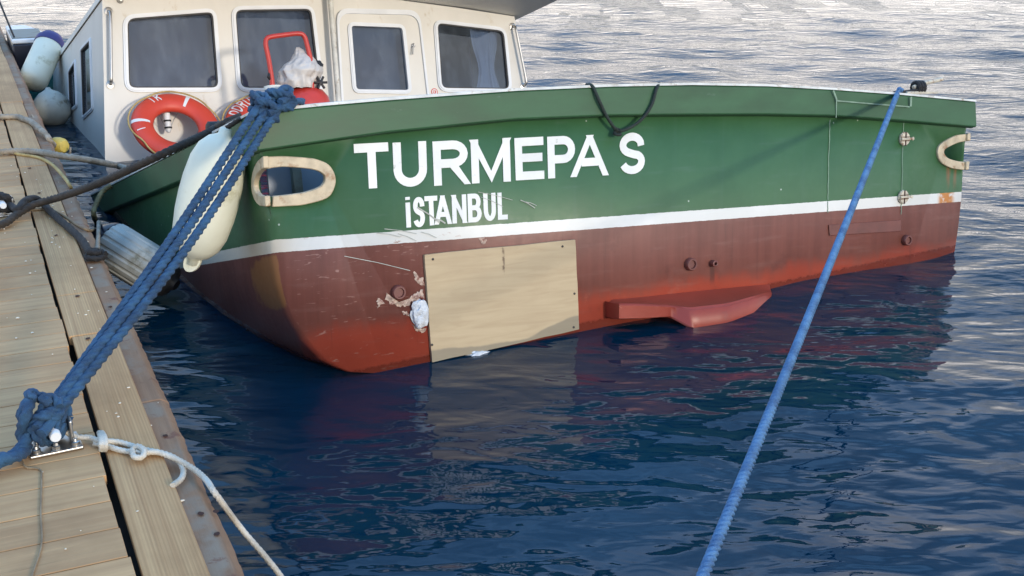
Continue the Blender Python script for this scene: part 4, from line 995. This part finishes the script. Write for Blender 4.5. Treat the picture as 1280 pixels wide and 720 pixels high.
# ================================================================== FENDERS AND FLOATS
def fender_prof(L, r):
    return [(.016, 0), (.026, .004), (.030, .03), (r * .50, .05), (r * .76, .09), (r * .92, .15), (r, .24), (r * 1.02, L * .5), (r, L - .24), (r * .92, L - .15), (r * .76, L - .09), (r * .50, L - .05), (.030, L - .03), (.026, L - .004), (.016, L)]
fp0 = PSd(283, 160, -.45); fp1 = PSd(240, 331, -.60)
fa = (fp1 - fp0); fl_ = fa.length
fd = thing('white_fender', fp0.lerp(fp1, .5), 'large white vinyl fender hanging over the green port quarter', 'fender')
mb = MB(); lathe(mb, fp0, fa, fender_prof(fl_, .132), 36); mb.build('fender_body', M['fender'], fd, autos=60)
mb = MB(); tip = fp1 - fa.normalized() * .015; sd_ = D.cross(fa).normalized()
ring_band(mb, [(x * .038, y * .05) for x, y in ring_pts], [(x * .014, y * .016) for x, y in ring_pts], lambda x, y, q: tip + D.cross(sd_).normalized() * 0 + (CR * x) + fa.normalized() * y + CF * q, -.012, .012); mb.build('eye', M['fender'], fd, autos=50)
mb = MB(); rope(mb, [fp0, fp0 - fa.normalized() * .04 + D * .05, B(-.33, .45, 1.20)], .011); mb.build('lanyard', M['brown'], fd)

g0 = atz(124, 297, .30); g1 = atz(213, 352, .10)
ga = g1 - g0; gf_ = thing('ribbed_fender', g0.lerp(g1, .5), 'grey ribbed cylinder fender with dark end caps between dock and hull', 'fender')
mb = MB(); L = ga.length; vs = []; n = 96; u = ga.orthogonal().normalized(); u = V((0, 0, 1)) - ga.normalized() * ga.normalized().z; u.normalize(); v_ = ga.normalized().cross(u)
prof = [(.115, .06), (.128, .075), (.130, .10), (.130, L - .10), (.128, L - .075), (.115, L - .06)]
for r, z in prof:
    for k in range(n):
        a = 2 * math.pi * k / n; rr = r - .006 * (1 if (k % 6) in (0, 1) else 0)
        vs.append(g0 + ga.normalized() * z + u * (rr * math.cos(a)) + v_ * (rr * math.sin(a)))
mb.add(vs, [(i * n + k, i * n + (k + 1) % n, (i + 1) * n + (k + 1) % n, (i + 1) * n + k) for i in range(5) for k in range(n)]); mb.build('fender_body', M['fendergrey'], gf_, autos=30)
mb = MB(); lathe(mb, g0, ga, [(.03, -.06), (.04, -.03), (.085, .0), (.118, .045), (.124, .066), (.10, .07)], 28); mb.build('end_cap', M['navy'], gf_)
mb = MB(); lathe(mb, g1, -ga, [(.03, -.04), (.04, -.02), (.085, .0), (.118, .045), (.124, .066), (.10, .07)], 28); mb.build('end_cap', M['black'], gf_)

# small boat further up the dock, mostly hidden by the dock edge
sb0 = atz(28, 118, 0); ml = (sb0.dot(DM), sb0.dot(DL))
sbL = 12.9
sb = thing('small_boat', K(.7, sbL + .6, 0), 'small navy and teal boat with white rail moored further up the dock', 'boat')
secs = [(sbL, 0.0), (sbL + .35, .02), (sbL + .8, -.02), (sbL + 1.3, -.12)]
def smallhull(z0, z1, r0, r1, name, mat):
    mb = MB(); vs = []
    for l_, dm in secs: vs += [K(.47, l_, z0), K(.47, l_, z1), K(r1 + dm, l_, z1), K(r0 + dm, l_, z0)]
    n = len(secs); mb.add(vs, [(i * 4 + k, i * 4 + (k + 1) % 4, (i + 1) * 4 + (k + 1) % 4, (i + 1) * 4 + k) for i in range(n - 1) for k in range(4)] + [(0, 1, 2, 3), (n * 4 - 1, n * 4 - 2, n * 4 - 3, n * 4 - 4)])
    return mb.build(name, mat, sb, autos=30, bevel=.015)
smallhull(-.2, .24, .98, .92, 'bottom', M['teal']); smallhull(.242, .56, .92, .78, 'topsides', M['navy']); smallhull(.562, .612, .80, .80, 'rail', M['alu'])
mb = MB(); add_box(mb, K, .475, .775, sbL + .03, sbL + .82, .6125, .620); mb.build('cockpit', M['deck'], sb, smooth=False)
mb = MB(); tube(mb, [K(.50, sbL + .1, .62), K(.44, sbL + .25, .86), K(.36, sbL + .6, 1.2)], .010, 8); mb.build('stanchion', M['black'], sb)
def spfend(a, b, r, label, name, body, cap=None):
    t = thing(name, a.lerp(b, .5), label, 'fender'); mb = MB(); ax = b - a; L = ax.length
    lathe(mb, a, ax, [(r * .55, 0), (r * .9, .02), (r, .06), (r, L - .08), (r * .85, L - .03), (r * .4, L)], 28); mb.build('fender_body', M[body], t, autos=60)
    if cap: mb = MB(); lathe(mb, a - ax.normalized() * .06, ax, [(.03, -.05), (.05, -.04), (r * .8, .0), (r * 1.04, .06), (r * 1.05, .115), (r * .9, .12)], 24); mb.build('end_cap', M[cap], t)
    return t
def KD(x, y, depth): d = ray(x, y); return EYE + d * depth
spfend(KD(63, 53, 11.5), KD(38, 108, 11.2), .135, 'pale cylinder fender with a purple cap leaning by the small navy boat', 'cylinder_fender', 'fender', 'purple')
mb = MB(); lathe(mb, KD(60, 112, 10.9), V((.15, -.2, -1)), [(.02, -.02), (.03, .0), (.09, .03), (.15, .09), (.175, .17), (.16, .25), (.11, .31), (.04, .345), (.0, .35)], 28)
tag(mb.build('ball_fender', M['ballgrey'], loc=KD(60, 130, 10.9)), 'round grey ball fender hanging under the pale cylinder fender', 'fender')
a, b = KD(66, 181, 8.4), KD(88, 184, 8.3)
fy = thing('yellow_float', a.lerp(b, .5), 'small yellow float lying at the dock edge', 'float')
mb = MB(); lathe(mb, a, b - a, [(.02, -.01), (.045, .005), (.058, .035), (.060, .07), (.056, .105), (.04, .13), (.018, .135)], 22); mb.build('float_body', M['yellow'], fy)
mb = MB(); rope(mb, [b, b + V((-.02, 0, -.05)), a + V((0, 0, -.065)), a, K(.40, 9.2, ZD - .01)], .008); mb.build('lanyard', M['greyrope'], fy)

# ================================================================== DOCK FITTINGS
def cleat(P, label, ang=0.0):
    o = thing('dock_cleat', P, label, 'cleat', 'mooring cleats bolted to the dock')
    ex_ = (DM * math.cos(ang) + DL * math.sin(ang)); ey_ = V((-ex_.y, ex_.x, 0))
    def Q(a, b, z): return P + ex_ * a + ey_ * b + V((0, 0, z))
    mb = MB(); add_box(mb, Q, -.075, .075, -.06, .06, .0005, .009); mb.build('base_plate', M['steel'], o, smooth=False, bevel=.003)
    for s in (-1, 1):
        mb = MB(); add_box(mb, Q, s * .050 - .005, s * .050 + .005, -.035, .040, .0095, .085)
        mb.build('cheek', M['steel'], o, smooth=False, bevel=.004)
    mb = MB(); lathe(mb, Q(0, -.075, .062), ey_, [(.0145, 0), (.0165, .004), (.0165, .14), (.014, .145)], 18); mb.build('pin', M['alu'], o)
    for (a, b) in ((-.055, -.045), (.055, -.045), (0, -.048)):
        mb = MB(); lathe(mb, Q(a, b, .0095), V((0, 0, 1)), [(.017, 0), (.017, .003), (.0125, .0035), (.0125, .014), (.008, .016), (.006, .024), (0, .025)], 6 if a == 0 else 14); mb.build('bolt', M['steel'], o)
    return o, Q
ca = R_(-8)
cP = atz(68, 558, ZD + .001); cl1, CQ1 = cleat(cP, 'steel dock cleat wrapped in the knotted blue rope', R_(4))
cP2 = atz(4, 268, ZD + .001); cl2, CQ2 = cleat(cP2, 'steel dock cleat wrapped in black rope at the left edge', R_(4))
cP3 = atz(560, 1500, ZD + .001)

# ------------------------------------------------------------------ ropes
def ropething(name, mb, mat, label, loc, cat='rope', group=None):
    return tag(mb.build(name, mat, loc=loc, autos=0), label, cat, group)
def knot(mb, c, R, r, turns, seed, ax=None, lay=None, sq=(1, 1, 1), lobes=3):
    rs = random.Random(seed); pts = []
    for k in range(int(turns * 9)):
        a = k / 9 * 2 * math.pi; b = k * .37 + rs.uniform(-.2, .2)
        d = V((math.cos(a) * math.cos(b * .6), math.sin(a) * (.6 + .4 * math.cos(b)), math.sin(b * .9) * .8))
        d = V((d.x * sq[0], d.y * sq[1], d.z * sq[2]))
        pts.append(c + d * (R * rs.uniform(.75, 1.05)))
    rope(mb, pts, r, lay or r * 6.5, lobes, jitter=0, depth=.23, yarn=.045, smoothstep=.006)
# the doubled blue rope from dock cleat to the boat's port bitt
top = B(-.30, -.15, 1.20); pinp = CQ1(0, 0, .075)
bl = thing('blue_mooring_rope', pinp, 'doubled thick blue rope tied from dock cleat to the port corner of the stern', 'rope')
mb = MB(); r = .0155
ends = [((316, 143), (-.016, .012, .0)), ((328, 146), (.002, .004, .012)), ((340, 149), (.020, -.006, 0)), ((350, 133), (.012, .0, -.01))]
for (px, py), (ox, oy, oz) in ends[:3]:
    e = T(px, py, .12); stp = pinp + V((ox, oy, .03 + oz))
    m_ = stp.lerp(e, .5) - V((0, 0, .03)) + V((ox * .4, 0, 0))
    rope(mb, [stp - (e - stp).normalized() * .06, stp, m_, e, T(px + 14, py - 18, .04)], r, lay=.105, depth=.23, yarn=.045, smoothstep=.007)
mb.build('strand', M['blue'], bl)
mb = MB(); kc = T(333, 130, .04)
knot(mb, T(330, 138, .09), .062, r, 3.2, 4, sq=(.9, .6, .9)); knot(mb, T(346, 124, .03), .062, r, 3.6, 8, sq=(1.1, .7, .7)); knot(mb, T(322, 128, .06), .045, r, 2, 5)
rope(mb, [T(335, 142, .12), T(348, 136, .09), T(360, 130, .06), T(372, 127, .03), T(378, 127, -.02)], r, lay=.12)
rope(mb, [T(350, 122, .05), T(352, 112, .02), T(362, 111, .0), T(361, 122, .05), T(350, 128, .09)], r, lay=.12)
mb.build('boat_knot', M['blue'], bl)
mb = MB()
# figure-of-eight turns hanging round the pin and a hitch above it
for k, ang in enumerate((-.55, -.2, .15, .5)):
    w_ = .029 + .005 * (k % 2); pts = []
    for i in range(13):
        a = 2 * math.pi * i / 12; pts.append(CQ1(w_ * math.cos(a) * (1 + .2 * math.sin(a)) + ang * .035, -.030 + .018 * k + .01 * math.sin(3 * a), .076 + .046 * math.sin(a)))
    rope(mb, pts, r, lay=.10, depth=.23, yarn=.045, smoothstep=.006)
knot(mb, CQ1(.0, -.005, .135), .036, r * .92, 2.2, 21, sq=(.9, .7, .9)); knot(mb, CQ1(-.035, .02, .150), .026, r * .92, 1.2, 31)
mb.build('dock_knot', M['blue'], bl)
mb = MB(); zt = ZD + .035
tail = [CQ1(-.05, .02, .15), CQ1(-.075, -.005, .12), atz(36, 540, zt + .03), atz(27, 560, zt), atz(15, 571, zt), atz(0, 577, zt), atz(-30, 588, zt), atz(-80, 600, zt)]
rope(mb, tail, .019, lay=.09); rope(mb, [p + V((.022 * math.sin(i * 2.2), .018 * math.cos(i * 2.2), .012 * math.sin(i * 1.7))) for i, p in enumerate(catmull(tail, .05))], .017, lay=.1)
mb.build('tail', M['blue'], bl)
# long blue line from the stern to the near end of the dock
p0 = T(1121, 119, .05); p1 = K(.36, cP3.dot(DL), ZD + .03) if cP3.dot(DM) > .4 else cP3 + V((0, 0, .03))
mb = MB(); pts = []
pe1 = atz(560, 1500, ZD + .06); mid_ = p0.lerp(pe1, .5) - V((0, 0, .02))
rope(mb, [T(1127, 113, -.06), T(1124.5, 113.8, .0), p0, p0.lerp(pe1, .25) - V((0, 0, .012)), mid_, p0.lerp(pe1, .75) - V((0, 0, .012)), pe1], .0138, lay=.066, lobes=3, depth=.30, smoothstep=.004)
ropething('stern_line', mb, M['blue2'], 'single light blue rope running from the stern rim down across the water', p0.lerp(pe1, .5))
# heavy brown line from boat chock to the dock cleat
mb = MB(); zz = ZD + .025
rope(mb, [PSd(300, 146, -.25), PSd(283, 153, -.33), PSd(268, 161, -.36), PSd(262, 165, -.40), atz(200, 194, .93), atz(130, 226, .76), atz(85, 243, .64), atz(55, 252, .575), atz(38, 258, zz + .03), atz(20, 269, zz + .01), atz(6, 279, zz), atz(-20, 286, zz), atz(-60, 290, zz)], .019, lay=.09)
ropething('dark_mooring_rope', mb, M['brown'], 'long dark brown rope stretched from the port gunwale to the dock', atz(85, 243, .64))
# shorter black rope from the cleat over the dock edge to the ribbed fender
bk = thing('black_rope', atz(60, 265, ZD), 'short black rope from the cleat over the dock edge to the ribbed fender', 'rope')
mb = MB(); rope(mb, [CQ2(-.05, -.03, .03), CQ2(.03, -.03, .05), atz(22, 262, zz + .03), atz(30, 252, zz + .05), atz(42, 248, zz + .04), atz(52, 253, zz + .01), atz(62, 263, zz), atz(76, 276, zz), atz(90, 288, zz), atz(103, 301, zz - .01), atz(110, 312, zz - .02), atz(114, 319, zz - .02)], .0185, lay=.2, depth=.08)
mb.build('strand', M['blackrope'], bk)
mb = MB(); knot(mb, atz(119, 318, ZD + .01), .042, .013, 3.0, 6, sq=(1.15, .8, .45)); mb.build('edge_knot', M['blackrope'], bk)
mb = MB(); knot(mb, CQ2(-.01, .0, .07), .065, .017, 4, 12, sq=(1, .8, .75)); mb.build('cleat_turns', M['blackrope'], bk)
mb = MB(); rope(mb, [atz(119, 318, ZD + .01), atz(122, 308, ZD - .03), g0 + V((.0, .02, .08)), g0], .010); mb.build('lanyard', M['greyrope'], bk)
# other lines over the dock
mb = MB(); rope(mb, [atz(-40, 190, zz), atz(0, 190, zz), atz(22, 189, zz), atz(48, 190, zz), atz(72, 194, zz + .02), atz(110, 200, .50), atz(145, 207, .30), PSd(160, 212, -.33), PSd(166, 217, -.25)], .020, lay=.10)
ropething('grey_mooring_rope', mb, M['greyrope'], 'grey twisted rope lying across the dock and out to the port side', atz(48, 190, ZD))
mb = MB(); rope(mb, [atz(-30, 188, zz - .012), atz(0, 188, zz - .012), atz(25, 193, zz - .012), atz(48, 197, zz - .012), atz(64, 205, zz - .012), atz(78, 219, zz - .02), atz(88, 233, zz - .035), atz(93, 246, .36), atz(96, 258, .2)], .0095, lay=.06)
ropething('yellow_rope', mb, M['yelrope'], 'thin yellow rope curving over the dock edge', atz(48, 197, ZD))
mb = MB(); rope(mb, [atz(-30, 141, zz), atz(0, 146, zz), atz(20, 146, zz), atz(38, 152, zz), atz(50, 161, zz), atz(58, 170, zz - .02), atz(63, 178, zz - .06), KD(68, 182, 8.4)], .020, lay=.10, jitter=.01)
ropething('frayed_rope', mb, M['greyrope'], 'frayed beige rope looping over the dock towards the yellow float', atz(38, 152, ZD))
mb = MB(); rope(mb, [PSd(139, 232, -.40), PSd(128, 240, -.46), PSd(120, 256, -.52), PSd(117, 268, -.55), PSd(122, 280, -.5), PSd(128, 290, -.48)], .017, lay=.1)
ropething('olive_rope', mb, M['olive'], 'short olive rope hanging over the sunken port gunwale', PSd(128, 240, -.46))
mb = MB(); rope(mb, [atz(28, 263, zz - .015), atz(45, 262, zz - .015), atz(62, 262, zz - .015), atz(80, 270, zz - .015), atz(98, 283, zz - .03), atz(112, 288, zz - .05), g0 + V((-.02, 0, .05))], .007, lay=.05)
ropething('tan_string', mb, M['tan'], 'thin tan cord from the cleat to the ribbed fender', atz(62, 262, ZD))
# white line tied to the blue cleat
wr = thing('white_rope', atz(125, 550, ZD), 'thin white rope knotted at the cleat and trailing over the dock edge', 'rope')
mb = MB(); zw = ZD + .014; rr_ = .0088
rope(mb, [CQ1(.03, .0, .045), atz(96, 546, zw + .012), atz(112, 547, zw + .01), atz(125, 551, zw + .01), atz(150, 553, zw), atz(180, 562, zw), atz(205, 567, zw - .004), atz(222, 575, zw - .012), atz(229, 587, zw - .018), atz(227, 598, zw - .018), atz(216, 607, zw - .006)], rr_, lay=.045)
rope(mb, [atz(118, 554, zw), atz(135, 558, zw), atz(152, 563, zw), atz(175, 566, zw + .004), atz(200, 566, zw + .004), atz(232, 580, zw - .008), atz(255, 597, zw - .012), atz(270, 618, zw - .012), atz(300, 659, .36), atz(330, 694, .28), atz(352, 722, .20), atz(380, 765, .05)], rr_, lay=.045)
mb.build('strand', M['whiterope'], wr)
mb = MB()
for k in range(4): sweep(mb, catmull([atz(124 + k * 1.2, 541, zw + .0), atz(126 + k * 1.6, 547, zw + .024), atz(127 + k * 1.6, 556, zw + .02), atz(127 + k * 1.4, 562, zw)], .006), .0085, 10)
rope(mb, [atz(165, 563, zw), atz(172, 558, zw + .014), atz(180, 563, zw + .016), atz(178, 571, zw + .01), atz(168, 571, zw + .008), atz(165, 563, zw + .012)], rr_, lay=.045)
mb.build('hitch', M['whiterope'], wr)
mb = MB(); rope(mb, [atz(35, 535, ZD + .04), atz(31, 560, ZD + .03), atz(28, 575, ZD + .01), atz(33, 584, ZD + .006), atz(50, 587, ZD + .004), atz(52, 600, ZD + .004), atz(51, 640, ZD + .004), atz(52, 680, ZD + .004), atz(40, 720, ZD + .004), atz(30, 760, ZD + .004)], .0028, lobes=0)
ropething('thin_string', mb, M['tan'], 'thin dark string lying on the deck boards below the cleat', atz(50, 600, ZD))
# dark cord looped over the stern rim
mb = MB(); rope(mb, [T(733, 106, -.06), T(738, 106, .02), T(742, 110, .040), T(748, 124, .055), T(757, 143, .055), T(765, 156, .045), T(771, 164, .03)], .0085, lay=.05)
rope(mb, [T(771, 164, .03), T(779, 163, .04), T(792, 157, .045), T(805, 146, .055), T(815, 130, .055), T(820, 113, .045), T(823, 106, .02), T(824, 105, -.06)], .0085, lay=.05)
knot(mb, T(771, 164, .035), .020, .0075, 2.2, 3)
ropething('looped_rope', mb, M['greenrope'], 'thin dark green rope looped over the white stern rim above the lettering', T(771, 150, .03))

# crumbs scattered over the dock
mb = MB()
for k in range(210):
    m_, l_ = random.uniform(-.35, .44), 2.1 + 5.5 * random.random() ** 1.2
    if .205 < m_ < .228: continue
    z = ZD + .004 if m_ < .375 else ZD - .018
    s = random.uniform(.0015, .0045) * (1.5 if random.random() < .12 else 1); c = K(m_, l_, z + s * .3)
    lump(mb, c, s * random.uniform(.8, 1.8), s, s * .6, DM, DL, V((0, 0, 1)), k, .5, 2, 7, 4)
tag(mb.build('crumbs', M['crumb'], loc=K(.1, 4, ZD)), 'white crumbs scattered over the dock planks', 'crumbs', kind='stuff')
